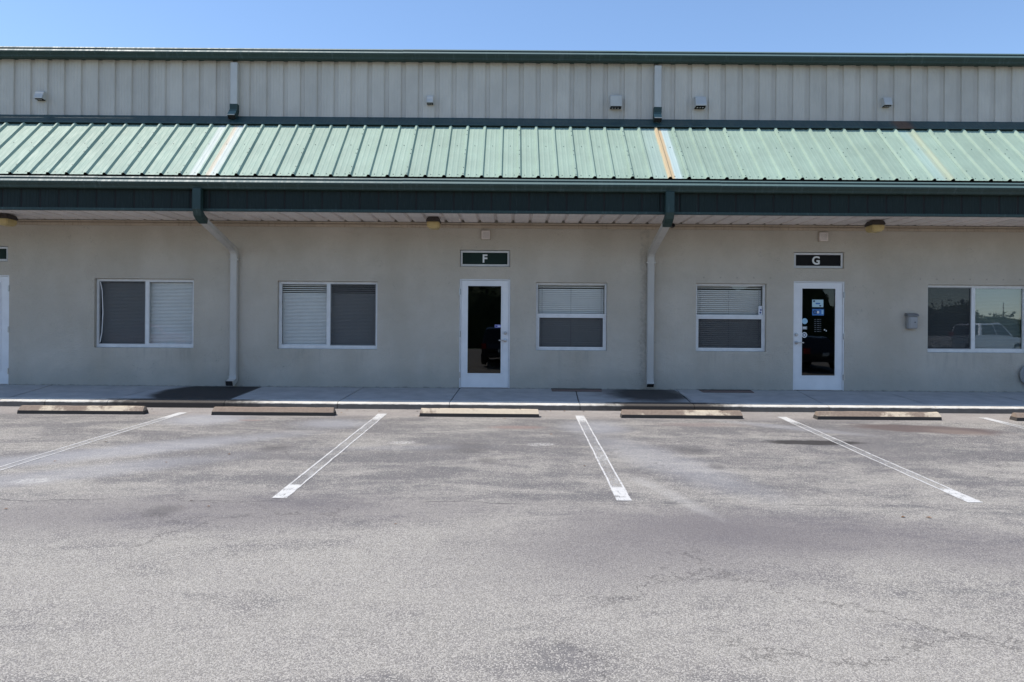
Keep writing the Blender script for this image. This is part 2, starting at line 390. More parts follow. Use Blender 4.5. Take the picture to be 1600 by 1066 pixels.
M['black'] = simple('dark_void', (.01, .01, .01), .9)
M['rubber'] = simple('rubber', (.02, .02, .02), .8)
M['steel'] = simple('brushed_metal', (.45, .45, .45), .35, 1.0)
M['greybox'] = simple('grey_metal_box', (.25, .25, .245), .5)
M['lightcap'] = simple('bronze_cap', (.045, .035, .03), .5)
M['camera_black'] = simple('camera_black', (.015, .015, .015), .3)
M['signgreen'] = simple('sign_green', (.012, .026, .022), .6)
M['signblack'] = simple('sign_black', (.008, .008, .009), .6)
for k_ in ('signgreen', 'signblack'): M[k_].node_tree.nodes['Principled BSDF'].inputs['Specular IOR Level'].default_value = .15
M['letter'] = simple('letter_white', (.70, .72, .72), .5, var=.03)
M['interior'] = simple('interior_paint', (.22, .21, .20), .8)
M['floor'] = simple('interior_floor', (.12, .10, .085), .5)
M['ground'] = simple('grass_ground', (.055, .085, .03), .95, var=.35, nsc=1.5)
M['trunk'] = simple('bark', (.14, .105, .08), .9, var=.3)
n = NT('yellowed_lens')
n.set(n.mix(n.noise(12, 3), (.52, .38, .14), (.68, .54, .26)), .35, Subsurface_Weight=.0, Transmission_Weight=.15); M['lens'] = n.m
n = NT('splash_patch')
c = n.mix(n.noise(9, 5, .7), (.13, .085, .07), (.22, .16, .135))
c = n.mix(n.math('MULTIPLY', n.ramp(n.math('ADD', n.Y, n.math('MULTIPLY', n.noise(6, 4), .12)), -.10, -.0, 0, .95), 1.0), c, (.015, .013, .012))
n.set(c, .95); M['patch'] = n.m
# leaves
n = NT('leaves')
oi = n.t.nodes.new('ShaderNodeObjectInfo')
n.set(n.mix(n.noise(.9, 3), (.016, .032, .010), (.05, .075, .022)), .7); M['leaf'] = n.m
# glass
def glass(name, tint, refl):
    n = NT(name)
    tr = n.t.nodes.new('ShaderNodeBsdfTransparent'); tr.inputs[0].default_value = (*tint, 1)
    gl = n.t.nodes.new('ShaderNodeBsdfGlossy'); gl.inputs['Roughness'].default_value = .012; gl.inputs[0].default_value = (.95, .97, 1, 1)
    fr = n.t.nodes.new('ShaderNodeFresnel'); fr.inputs[0].default_value = refl
    bp = n.t.nodes.new('ShaderNodeBump'); n.l(n.noise(1.4, 2), bp.inputs['Height']); bp.inputs['Distance'].default_value = .0008
    n.l(bp.outputs[0], gl.inputs['Normal'])
    mx = n.t.nodes.new('ShaderNodeMixShader'); n.l(n.math('MULTIPLY', fr.outputs[0], n.math('SUBTRACT', 1.0, n.geo.outputs['Backfacing'])), mx.inputs[0]); n.l(tr.outputs[0], mx.inputs[1]); n.l(gl.outputs[0], mx.inputs[2])
    n.l(mx.outputs[0], n.out.inputs[0]); n.t.nodes.remove(n.b)
    return n.m
M['glass'] = glass('window_glass', (.985, .99, .99), 1.68)
M['glassmirror'] = glass('reflective_window_glass', (.80, .84, .84), 2.2)
M['blindgrey'] = simple('blind_grey', (.34, .36, .35), .6, var=.03)
M['doorglass'] = glass('door_glass', (.40, .42, .43), 1.5)
n = NT('insect_screen')
tr = n.t.nodes.new('ShaderNodeBsdfTransparent'); df = n.t.nodes.new('ShaderNodeBsdfDiffuse'); df.inputs[0].default_value = (.045, .045, .05, 1)
mx = n.t.nodes.new('ShaderNodeMixShader'); mx.inputs[0].default_value = .56
n.l(tr.outputs[0], mx.inputs[1]); n.l(df.outputs[0], mx.inputs[2]); n.l(mx.outputs[0], n.out.inputs[0]); n.t.nodes.remove(n.b)
M['screen'] = n.m
def flat(name, c, r=.5): return simple(name, c, r, var=.03)

# ================================================================== THE SETTING
g = MB()
ys = [-400, -60, -32, -26, -20, -14.6, -13.4, -1.7, 0, 400]
g.add([(x, y, gz(y)-.02) for y in ys for x in (-400, 400)], [(2*i, 2*i+1, 2*i+3, 2*i+2) for i in range(len(ys)-1)])
tag(g.build('ground', M['ground']), kind='structure')
lot = MB(); ys = [-32, -26, -20, -14.6, -13.4, -1.7]
lot.add([(x, y, gz(y)) for y in ys for x in (-60, 60)], [(2*i, 2*i+1, 2*i+3, 2*i+2) for i in range(len(ys)-1)])
lot = tag(lot.build('parking_lot', M['asphalt']), kind='structure')

def stripe(p0, p1, wd=.14):                       # p0 far end (kerb), p1 near end
    d = Vector((p1[0]-p0[0], p1[1]-p0[1])); L = d.length; d.normalize(); q = Vector((-d.y, d.x))*wd/2
    N_ = 24; vs = []; rnd = random.Random(p0[0])
    for i in range(N_+1):
        c_ = Vector(p0)+d*L*i/N_
        for s_ in (-1, 1):
            e = c_+q*s_*(1+rnd.uniform(-.05, .05)); vs.append((e.x, e.y, gz(e.y)+.004))
    m = MB(); m.add(vs, [(2*i, 2*i+1, 2*i+3, 2*i+2) for i in range(N_)])
    me = m.mesh('parking_line', M['stripe'])
    ul = me.uv_layers.new(name='UVMap')
    for li, lp in enumerate(me.loops):
        i, s_ = divmod(lp.vertex_index, 2); ul.data[li].uv = (s_, 1-i/N_)
    link('parking_line', me, lot)
stripe(G(598, 647), G(436, 780))
stripe(G(905.5, 650), G(975.5, 784))
stripe(G(1221.5, 652), G(1524, 787))
a = Vector(G(286, 645)); b = Vector(G(0, 733.5)); stripe(a, a+(b-a).normalized()*4.75)
a = Vector(G(1535, 653)); b = Vector(G(1600, 669)); stripe(a, a+(b-a).normalized()*4.75)

# sidewalk slabs and kerb
def sz(y): return 0.0 + y*(.117/1.70)
joints = [(-13.6,-13.6), (-12,-12), (-10.2,-10.0), (-8.43,-8.15), (-6.37,-6.43), (-4.57,-4.57), (-2.72,-2.77), (-.95,-.99), (1.17,1.09), (3.02,2.91), (5.23,5.05), (6.80,6.75), (8.6,8.6), (10.4,10.4), (12.2,12.2), (13.9,13.9)]
sb = MB(); sb.box(-13.6, 13.9, -1.60, 0.0, -.35, -.145)
side = tag(sb.build('sidewalk', M['joint']), kind='structure')
for (a0, a1), (b0, b1) in zip(joints, joints[1:]):
    gp = .008; m = MB()
    vs = []
    dz = random.uniform(-.002, .002)
    for zz in (-.16, None):
        for (x, y) in ((a1+gp, -1.55), (b1-gp, -1.55), (b0-gp, -.001), (a0+gp, -.001)):
            vs.append((x, y, zz if zz else sz(y)+dz))
    m.add(vs, [(3,2,1,0), (4,5,6,7), (0,1,5,4), (1,2,6,5), (2,3,7,6), (3,0,4,7)])
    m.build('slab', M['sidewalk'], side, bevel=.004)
kb = MB(); kb.box(-13.6, 13.9, -1.70, -1.56, -.35, -.16)
kerb = tag(kb.build('kerb', M['joint']), kind='structure')
KY = -1.80
prof = [(-1.552, -.2), (-1.552, sz(-1.552)), (-1.70, sz(-1.70))]
for k in range(1, 7):
    a = k/6*math.pi/2; prof.append((-1.70-(abs(KY)-1.70)*math.sin(a), sz(-1.70)-.038*(1-math.cos(a))))
prof += [(KY-.003, -.30), (-1.56, -.30)]
kx = [j[1] for j in joints] + [-7.42]
kx.sort()
for a0, b0 in zip(kx, kx[1:]):
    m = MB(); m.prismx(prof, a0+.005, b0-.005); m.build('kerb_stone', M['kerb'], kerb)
m = MB()      # broken chips on the nose of the kerb
for (px, n_) in ((497, 5), (330, 4), (1015, 4)):
    for k in range(n_):
        x = W(px, 633, 11.9)[0] + random.uniform(-.06, .06); m.box(x, x+.02, KY-.02, KY, sz(-1.69)-.045, sz(-1.69)-.03)

# brown patches on the walk against the wall
for (x0, x1, lab) in ((861, 940, 'brown stained mat on the walk below the window left of the second downpipe'), (1091, 1172, 'brown stained mat on the walk below the window left of door G')):
    a = W(x0, 608)[0]; b = W(x1, 610)[0]
    m = MB(); m.add([(a-.0, -.004, sz(0)+.002), (b, -.004, sz(0)+.002), (b-.04, -.36, sz(-.36)+.002), (a+.0, -.36, sz(-.36)+.002), (a, -.004, sz(0)+.009), (b, -.004, sz(0)+.009), (b-.04, -.36, sz(-.36)+.009), (a, -.36, sz(-.36)+.009)],
          [(0,1,2,3), (7,6,5,4), (0,4,5,1), (1,5,6,2), (2,6,7,3), (3,7,4,0)])
    tag(m.build('floor_mat', M['patch']), lab, 'mat', 'brown mats against the wall')

# ================================================================== THE BUILDING
bld = empty('commercial_building', (0, 0, 0), 'long beige commercial building with green metal canopy and parapet gutter', 'building')
BX0, BX1 = -13.6, 13.9
SOF = 3.03
# openings (x0,x1,z0,z1) from the photograph
def op(x0, y0, x1, y1):
    a = W(x0, y1); b = W(x1, y0); return (a[0], b[0], a[1], b[1])
O_A = op(147, 436, 303, 543); O_B = op(433, 440, 590, 545); O_C = op(837, 442, 949, 547.5); O_D = op(1087, 443.5, 1198, 549)
O_E = op(1449, 446, 1608, 551)
def dr(x0, y0, x1): a = W(x0, 600); b = W(x1, y0); return (a[0], b[0], 0.004, b[1])
D_F = dr(717, 436.5, 797.5); D_G = dr(1239, 440, 1320); D_L = dr(-67, 430, 14.5)
S_F = op(718.5, 391, 797, 416.5); S_G = op(1240.5, 394.5, 1319, 419); S_L = op(-66, 384.5, 12.5, 408)
holes = [O_A, O_B, O_C, O_D, O_E, D_F, D_G, D_L, S_F, S_G, S_L]
holes[5:8] = [(a, b, -.25, d) for (a, b, c_, d) in (D_F, D_G, D_L)]
xs = sorted(set([BX0, BX1] + [h[0] for h in holes] + [h[1] for h in holes]))
zs = sorted(set([-.25, 3.3] + [h[2] for h in holes] + [h[3] for h in holes]))
def solid(i, k):
    if i < 0 or k < 0 or i >= len(xs)-1 or k >= len(zs)-1: return False
    cx = (xs[i]+xs[i+1])/2; cz = (zs[k]+zs[k+1])/2
    return not any(h[0] < cx < h[1] and h[2] < cz < h[3] for h in holes)
wm = MB(); idx = {}
def vid(i, k, y):
    if (i, k, y) not in idx: idx[(i, k, y)] = len(wm.v); wm.v.append((xs[i], y, zs[k]))
    return idx[(i, k, y)]
T = .2
for i in range(len(xs)-1):
    for k in range(len(zs)-1):
        if not solid(i, k): continue
        wm.f.append((vid(i,k,0), vid(i+1,k,0), vid(i+1,k+1,0), vid(i,k+1,0)))
        wm.f.append((vid(i,k,T), vid(i,k+1,T), vid(i+1,k+1,T), vid(i+1,k,T)))
        if not solid(i-1, k): wm.f.append((vid(i,k,0), vid(i,k+1,0), vid(i,k+1,T), vid(i,k,T)))
        if not solid(i+1, k): wm.f.append((vid(i+1,k,0), vid(i+1,k,T), vid(i+1,k+1,T), vid(i+1,k+1,0)))
        if not solid(i, k-1): wm.f.append((vid(i,k,0), vid(i,k,T), vid(i+1,k,T), vid(i+1,k,0)))
        if not solid(i, k+1): wm.f.append((vid(i,k+1,0), vid(i+1,k+1,0), vid(i+1,k+1,T), vid(i,k+1,T)))
wm.build('wall', M['stucco'], bld)
# shell behind: side and rear walls, upper backing, main roof
m = MB(); m.box(BX0, BX0+.2, T+.002, 14, -.25, 6.0); m.box(BX1-.2, BX1, T+.002, 14, -.25, 6.0); m.box(BX0+.202, BX1-.202, 13.8, 14, -.25, 6.0)
m.build('rear_wall', M['siding'], bld)
m = MB(); m.box(BX0, BX1, -.13, T, 3.302, 5.9); m.build('upper_wall_backing', M['siding'], bld)
m = MB(); m.prismx([(-.22, 6.062), (7, 6.42), (14.3, 6.062), (14.3, 6.03), (7, 6.39), (-.22, 6.03)], BX0-.1, BX1+.1); m.build('main_roof', M['roof'], bld)
# interior: floor, ceiling, partitions
m = MB(); m.box(BX0+.21, BX1-.21, T+.003, 13.79, -.2, -.002); m.build('interior_floor', M['floor'], bld)
m = MB(); m.box(BX0+.21, BX1-.21, T+.003, 13.79, 3.0, 3.1)
for x in (-9.9, -5.2, 2.42, 10.0): m.box(x-.06, x+.06, T+.004, 8, 0, 2.998)
m.box(BX0+.22, BX1-.22, 8.01, 8.1, 0, 2.998)
m.build('interior_walls', M['interior'], bld)

# ribbed metal sheets: profile across x as (x, height)
def ribs_up(n_ribs, pitch, h, base, top, minor=True, lap=False):
    p = []
    for r_ in range(n_ribs):
        x = r_*pitch; hh = h*(1.12 if (r_ == 0 and lap) else 1)
        p += [(x-base/2, 0), (x-top/2, hh), (x+top/2, hh), (x+base/2, 0)]
        if minor:
            for q in (pitch*.36, pitch*.64): p += [(x+q-.018, 0), (x+q-.009, .002), (x+q+.009, .002), (x+q+.018, 0)]
    p.append((n_ribs*pitch-base/2, 0))
    if lap:     # sheet edge folded down 2 mm where the next sheet laps over
        p[0] = (p[0][0]-.0, .002)
    return p
def sheet_mesh(name, mat, prof, a, b, nrm, segs=1):
    """prof extruded from point a to b (yz), heights along nrm (yz)"""
    m = MB(); n_ = len(prof); vs = []
    for s_ in range(segs+1):
        t = s_/segs; y = a[0]+(b[0]-a[0])*t; z = a[1]+(b[1]-a[1])*t
        vs += [(x, y+nrm[0]*h, z+nrm[1]*h) for x, h in prof]
    m.add(vs, [(s_*n_+i, s_*n_+i+1, (s_+1)*n_+i+1, (s_+1)*n_+i) for s_ in range(segs) for i in range(n_-1)])
    return m.mesh(name, mat)
P = .3048
def lay(name, me, x_phase, stepw=3*P, dz=0.0):
    k0 = math.ceil((BX0+.05-x_phase)/stepw); k1 = math.floor((BX1-.05-x_phase)/stepw)
    for k in range(k0, k1):
        o = link(name, me, bld, (x_phase+k*stepw, random.uniform(-.0012, .0012), random.uniform(-.0012, .0012)+dz))
# canopy roof
EY, EZ = -1.60, 3.515; TY, TZ = -.165, 4.84
sl_ = Vector((TY-EY, TZ-EZ)).normalized(); nr = (-sl_.y, sl_.x)
lay('roof_panel', sheet_mesh('roof_panel', M['roof'], ribs_up(3, P, .034, .076, .030, True, True), (EY, EZ), (TY, TZ), nr), .10)
# under-deck closes the canopy
m = MB(); m.prismx([(EY+.045, EZ+.005), (TY, TZ-.07), (TY, TZ-.09), (EY+.045, EZ-.02)], BX0, BX1); m.build('roof_deck', M['black'], bld)
# screws
sm = MB()
def screw(x, y, z, r_=.0075):
    c_ = Vector((x, y, z)); t1 = Vector((1, 0, 0)); t2 = Vector((0, sl_.x, sl_.y)); nn = Vector((0, nr[0], nr[1]))
    vs = [c_+t1*r_*math.cos(a)+t2*r_*math.sin(a)+nn*k for k in (-.002, .007) for a in [i*math.pi/3 for i in range(6)]]
    sm.add(vs, [(6,7,8,9,10,11)] + [(i, (i+1)%6, 6+(i+1)%6, 6+i) for i in range(6)])
x = .10-46*P
while x < BX1-.3:
    if x > BX0+.1:
        for q, ts in ((.085, (.035,)), (.22, (.035, )), (.152, (.53,))):
            for t in ts:
                screw(x+q, EY+(TY-EY)*t, EZ+(TZ-EZ)*t)
        k = round((x-.10)/P)
        if k % 3 == 0:
            for t in (.02, .12, .35, .42, .7, .78): screw(x, EY+(TY-EY)*t+nr[0]*.038, EZ+(TZ-EZ)*t+nr[1]*.038)
    x += P
tag(sm.build('screws', M['flash'], bld), kind='stuff')
# flashing over the top of the canopy, bent onto the slope
fx = [BX0, -9.2, -6.1, -3.05, 0.02, 3.1, 6.3, 9.3, BX1]
for k, (a, b) in enumerate(zip(fx, fx[1:])):
    o_ = .0015*(k % 2); e = Vector((TY, TZ+.055)); d = Vector((-sl_.x, -sl_.y))*.27; f_ = e+d
    m = MB(); m.prismx([(TY-.012-o_, 4.897), (TY-.012-o_, TZ+.05), (f_.x-.012-o_, f_.y+.01), (f_.x-.012-o_, f_.y-.006), (f_.x, f_.y), (TY-.004, TZ+.035), (TY-.004, 4.897)], a, b+.03*(k % 2))
    m.build('flashing', M['flash'], bld)
# foam closures between the ribs below the flashing (dark strip, its shade put into the colour)
m = MB(); t_ = Vector((TY, TZ))+Vector((-sl_.x, -sl_.y))*.235
m.prismx([(t_.x, t_.y+.001), (t_.x+.02, t_.y+.02), (t_.x+.02+nr[0]*.040, t_.y+.02+nr[1]*.040), (t_.x+nr[0]*.040, t_.y+nr[1]*.040)], BX0, BX1)
m.build('closure_strip', M['fascia'], bld)
# upper siding: sheets with recessed flutes
def flutes(n_, pitch, h, wd):
    p = []
    for r_ in range(n_):
        x = r_*pitch
        p += [(x-wd/2-.02, 0), (x-wd/2, -h), (x+wd/2-.012, -h), (x+wd/2, 0)]
        for q in (.28, .46, .64, .82):
            p += [(x+pitch*q-.008, 0), (x+pitch*q-.004, -.0025), (x+pitch*q+.004, -.0025), (x+pitch*q+.008, 0)]
    p.append((n_*pitch-wd/2-.02, 0)); return p
SY = -.17
lay('siding_panel', sheet_mesh('siding_panel', M['siding'], flutes(3, P, .026, .078), (SY, 4.888), (SY, 5.93), (-1, 0)), .14)
# fascia sheets and its bottom trim
FY = -1.575
lay('fascia_panel', sheet_mesh('fascia_panel', M['fascia'], flutes(3, P, .010, .030), (FY, 2.955), (FY, 3.50), (-1, 0)), .266)
fx = [BX0, -8.9, -5.85, -2.8, .25, 3.3, 6.35, 9.4, BX1]
for k, (a, b) in enumerate(zip(fx, fx[1:])):
    o_ = .0015*(k % 2)
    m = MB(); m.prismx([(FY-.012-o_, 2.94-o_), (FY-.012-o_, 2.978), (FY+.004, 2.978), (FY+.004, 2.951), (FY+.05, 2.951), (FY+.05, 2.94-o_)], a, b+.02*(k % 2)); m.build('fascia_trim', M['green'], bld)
# soffit sheets
lay('soffit_panel', sheet_mesh('soffit_panel', M['soffit'], ribs_up(3, P, .042, .07, .03, True), (FY+.01, SOF-.03), (-.055, SOF), (0, 1)), .31, dz=0)
m = MB(); m.box(BX0, BX1, FY+.02, -.02, SOF+.06, SOF+.09); m.build('soffit_deck', M['black'], bld)
m = MB(); m.box(BX0, BX1, FY+.008, FY+.03, 2.982, 3.5); m.build('fascia_backing', M['black'], bld)
# tan trim at the head of the wall: two steps
fx = [BX0, -9.3, -6.6, -3.6, -.55, 2.36, 5.5, 8.5, BX1]
for k, (a, b) in enumerate(zip(fx, fx[1:])):
    o_ = .0015*(k % 2)
    m = MB(); m.prismx([(-.002, 2.93), (-.028-o_, 2.93), (-.028-o_, 2.978), (-.006, 2.982), (-.006, 2.996), (-.05, 2.999), (-.05-o_, 3.020), (-.002, 3.022)], a, b-.002); m.build('wall_trim', M['tan'], bld)

# gutters (K profile) in lapped lengths
def gutter(yb, z0, segs, hgt=.19, name='gutter'):
    s_ = hgt/.19
    pr = [(0, 0), (-.075, 0), (-.088, .012), (-.095, .035), (-.112, .055), (-.128, .072), (-.135, .088), (-.135, .10), (-.110, .132), (-.092, .140),
          (-.092, .162), (-.097, .166), (-.078, .190), (-.068, .190), (-.068, .182)]
    out = [(yb+y*1.0, z0+z*s_) for y, z in pr]
    inn = [(yb-.080, z0+.15*s_), (yb-.09, z0+.05*s_), (yb-.01, z0+.02*s_), (yb-.01, z0+.185*s_), (yb, z0+.185*s_)]
    for k, (a, b) in enumerate(zip(segs, segs[1:])):
        o_ = .0025*(k % 2)
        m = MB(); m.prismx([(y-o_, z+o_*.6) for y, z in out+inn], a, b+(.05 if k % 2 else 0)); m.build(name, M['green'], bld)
gutter(FY-.004, 3.282, [BX0, -10.5, -6.72, -1.78, 3.28, 8.2, BX1])
gutter(-.245, 5.882, [BX0, -10.6, -7.35, -1.98, 2.13, 7.0, BX1], .19)
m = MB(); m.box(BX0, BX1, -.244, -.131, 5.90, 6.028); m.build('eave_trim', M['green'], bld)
m = MB(); m.box(BX0, BX1, -.345, -.19, 6.041, 6.058)

# downpipes
def mult(*paths): pass
for px, X in ((0, W(365, 300, 13.36)[0]), (1, W(1026.5, 300, 13.36)[0])):
    up = MB(); up.sweep([(X, -.225, 5.84), (X, -.225, 5.08)], .125, .09); u_ = up.build('upper_downpipe', M['pipe'], bld, bevel=.006)
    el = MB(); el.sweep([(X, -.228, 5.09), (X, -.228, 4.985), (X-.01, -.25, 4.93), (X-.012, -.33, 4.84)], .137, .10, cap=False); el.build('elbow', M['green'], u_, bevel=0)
    el = MB(); el.sweep([(X, -.228, 5.07), (X, -.228, 4.985), (X-.01, -.25, 4.93), (X-.012, -.328, 4.842)], .128, .09, cap=True); el.build('elbow_throat', M['black'], u_)
    lipp = MB(); c0 = Vector((X-.012, -.33, 4.84)); t = Vector((0, -.66, -.75)).normalized(); sd = t.cross(Vector((1,0,0))).normalized()
    for s_ in (-1, ): lipp.box(X-.012-.066, X-.012+.066, -.378, -.366, 4.862, 4.876)
    lipp.build('elbow_lip', M['pipe'], u_)
# lower: green drop from the eave gutter, beige run back to the wall, beige drop to the walk
for xg, xw, yb, kick in ((312.5, 364.5, 603, -1), (1043.5, 1017.5, 608, 0)):
    XG = W(xg, 320, 12.0)[0]; XW = W(xw, 500, 13.54)[0]; X = (XG+XW)/2
    root = MB(); root.sweep([(X, -1.50, 2.823), (X, -.16, 2.51)] , .125, .09)
    ro = root.build('downpipe', M['pipe'], bld, bevel=.008)
    a = MB(); a.sweep([(X, -1.645, 3.29), (X, -1.645, 2.96), (X, -1.61, 2.88), (X, -1.52, 2.845)], .137, .10)
    b_ = MB(); gy = MB(); gy.sweep([(X, -1.655, 3.285), (X, -1.655, 2.96), (X, -1.62, 2.885), (X, -1.55, 2.84), (X, -1.42, 2.80)], .138, .102)
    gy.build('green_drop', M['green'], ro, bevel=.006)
    v_ = MB(); ex = X+(.0); v_.sweep([(X, -.17, 2.52), (X, -.07, 2.44), (X, -.062, 2.36), (X, -.062, .16)], .125, .09)
    v_.build('wall_run', M['pipe'], ro, bevel=.008)
    sh = MB()
    if kick:
        sh.sweep([(X, -.062, .19), (X, -.075, .12), (X-.02, -.15, .075), (X-.03, -.20, .062)], .132, .095, cap=False)
        sh.build('shoe', M['pipe'], ro)
        th = MB(); th.sweep([(X, -.064, .16), (X, -.08, .12), (X-.02, -.15, .077), (X-.03, -.195, .064)], .118, .084); th.build('throat', M['black'], ro)
    else:
        sh.sweep([(X, -.062, .18), (X, -.07, .12), (X, -.12, .075)], .132, .095, cap=False); sh.build('shoe', M['pipe'], ro)
        th = MB(); th.sweep([(X, -.064, .16), (X, -.074, .12), (X, -.116, .078)], .118, .084); th.build('throat', M['black'], ro)
    for zz in (2.30, ):
        st_ = MB(); st_.box(X-.085, X+.085, -.112, -.004, zz, zz+.03); st_.build('strap', M['pipe'], ro)

# ------------------------------------------------------------------ windows
def slats(x0, x1, z0, z1, y, pitch=.026, tilt=62, wdt=.03, gap_top=0):
    m = MB(); z = z1-.045; i = 0; ca, sa = math.cos(R(tilt)), math.sin(R(tilt))
    while z > z0+.02:
        tl = R(tilt - (24 if i < gap_top else 0) + random.uniform(-2, 2)); ca, sa = math.cos(tl), math.sin(tl)
        h = wdt/2
        dx = random.uniform(-.001, .001)
        pts = [(y-h*ca, z+h*sa), (y-.007*sa, z-.007*ca), (y+h*ca, z-h*sa)]
        vs = [(x, p[0], p[1]) for x in (x0+dx, x1+dx) for p in pts]
        m.add(vs, [(0,1,4,3), (1,2,5,4)])
        z -= pitch*(1.45 if i < gap_top else 1); i += 1
    return m
RC = .115
def frame_mb(x0, x1, z0, z1, t, ya, yb, sill=None):
    m = MB(); s_ = sill or t
    m.box(x0, x0+t, ya, yb, z0, z1); m.box(x1-t, x1, ya, yb, z0, z1)
    m.box(x0+t, x1-t, ya, yb, z0, z0+s_); m.box(x0+t, x1-t, ya, yb, z1-t, z1)
    return m
def slider(o, mid_px, screen_left, gap_top=0, bent=False, stile=.055, gm='glass', bmn='blind'):
    x0, x1, z0, z1 = o; e = .003
    y0, y1 = RC-.045, RC+.03
    fr = frame_mb(x0+e, x1-e, z0+e, z1-e, .038, y0, y1, .062).build('window', M['vinyl'], bld, bevel=.002)
    mx = W(mid_px, 490)[0]
    m = MB(); m.box(mx-stile/2, mx+stile/2, y0+.012, y1-.005, z0+.065, z1-.041); m.build('meeting_stile', M['vinyl'], fr)
    for k, (a, b) in enumerate(((x0+.041, mx-stile/2), (mx+stile/2, x1-.041))):
        yp = RC-.006 if k == 0 else RC-.012
        m = MB(); m.box(a, b, yp, yp+.005, z0+.065, z1-.041); m.build('pane', M[gm], fr)
        isS = (k == 0) == screen_left
        t = .014
        s_ = frame_mb(a+.001, b-.001, z0+.066, z1-.042, t, yp-.019, yp-.002).build('sash' , M['vinyl'] if not isS else M['greybox'], fr)
        if isS:
            if bent and k == 0:    # screen pulled loose: its left edge bows into the opening
                sx0 = a+.03
                pts = [(a+.012, z1-.06), (a+.045, z1-.22), (a+.062, (z0+z1)/2), (a+.045, z0+.28), (a+.012, z0+.10)]
                sf = MB()
                for (p, q) in zip(pts, pts[1:]):
                    sf.add([(p[0], yp-.026, p[1]), (p[0]+.014, yp-.026, p[1]), (q[0]+.014, yp-.026, q[1]), (q[0], yp-.026, q[1]), (p[0], yp-.014, p[1]), (p[0]+.014, yp-.014, p[1]), (q[0]+.014, yp-.014, q[1]), (q[0], yp-.014, q[1])],
                           [(0,1,2,3), (4,7,6,5), (0,4,5,1), (1,5,6,2), (2,6,7,3), (3,7,4,0)])
                tag(sf.build('bent_screen_edge', M['vinyl'], fr), 'screen edge bowed out of its track')
            m = MB(); m.add([(a+.012, yp-.010, z0+.076), (b-.012, yp-.010, z0+.076), (b-.012, yp-.010, z1-.052), (a+.012, yp-.010, z1-.052)], [(0,1,2,3)])
            m.build('insect_screen', M['screen'], fr)
    hx = (x0+x1)/2
    for k, (a, b) in enumerate(((x0+.045, hx-.004), (hx+.004, x1-.045))):
        slats(a, b, z0+.05, z1-.03, RC+.060, gap_top=gap_top).build('blind', M[bmn], fr)
    m = MB(); m.box(x0+.04, x1-.04, RC+.055, RC+.10, z1-.045, z1-.008); m.build('blind_headrail', M['blind'], fr)
    m = MB()
    for k in range(4):
        x = x0+(x1-x0)*(.12+.253*k); m.box(x-.001, x+.001, RC+.056, RC+.058, z0+.05, z1-.05)
    m.build('blind_cords', M['greybox'], fr)
    return fr
slider(O_A, 226, True, 0, bent=True)
slider(O_B, 512, False, 4)
wE = slider(O_E, 1524.5, True, 0, gm='glassmirror', bmn='blindgrey')
def hung(o, rail_px, dark=False, gap=2):
    x0, x1, z0, z1 = o; e = .003; y0, y1 = RC-.045, RC+.03
    fr = frame_mb(x0+e, x1-e, z0+e, z1-e, .034, y0, y1, .034).build('window', M['vinyl'], bld, bevel=.002)
    mz = W(890, rail_px)[1] if x0 < 2 else W(1140, rail_px)[1]
    m = MB(); m.box(x0+.037, x1-.037, y0+.008, y1-.01, mz-.024, mz+.024); m.build('meeting_rail', M['vinyl'], fr)
    lo_ = (x0+.037, x1-.037, z0+.037, mz-.024); up = (x0+.037, x1-.037, mz+.024, z1-.037)
    for k, (a, b, c_, d) in enumerate((lo_, up)):
        yp = RC-.02+.012*k
        m = MB(); m.box(a, b, yp, yp+.005, c_, d); m.build('pane', M['glass'], fr)
    a, b, c_, d = lo_
    s_ = frame_mb(a+.001, b-.001, c_+.001, d-.001, .028, RC-.038, RC-.024).build('sash', M['vinyl'], fr)
    m = MB(); m.add([(a+.03, RC-.030, c_+.03), (b-.03, RC-.030, c_+.03), (b-.03, RC-.030, d-.025), (a+.03, RC-.030, d-.025)], [(0,1,2,3)]); m.build('insect_screen', M['screen'], fr)
    slats(x0+.045, x1-.045, z0+.05, z1-.03, RC+.060, pitch=.037 if dark else .035, wdt=.043, tilt=47 if dark else 54, gap_top=1).build('blind', M['blind'], fr)
    m = MB(); m.box(x0+.04, x1-.04, RC+.055, RC+.10, z1-.05, z1-.008); m.build('blind_headrail', M['blind'], fr)
    m = MB()
    for t in (.09, .5, .93): x = x0+(x1-x0)*t; m.box(x-.0035, x+.0035, RC+.050, RC+.053, z0+.05, z1-.05)
    m.build('blind_cords', M['greybox'], fr)
    return fr
hung(O_C, 492); wD = hung(O_D, 494, True)
# small paper tag in the window left of door G
a = W(1188, 493); b = W(1194, 478)
m = MB(); m.box(a[0], b[0], RC-.011, RC-.009, a[1], b[1]); m.build('paper_tag', flat('paper', (.7, .72, .75)), wD)
m = MB(); m.box(a[0]+.02, b[0]-.02, RC-.0135, RC-.0115, a[1]+.04, a[1]+.07); m.box(a[0]+.03, b[0]-.01, RC-.0135, RC-.0115, a[1]+.09, a[1]+.12); m.build('tag_mark', flat('ink_blue', (.05, .08, .25)), wD)

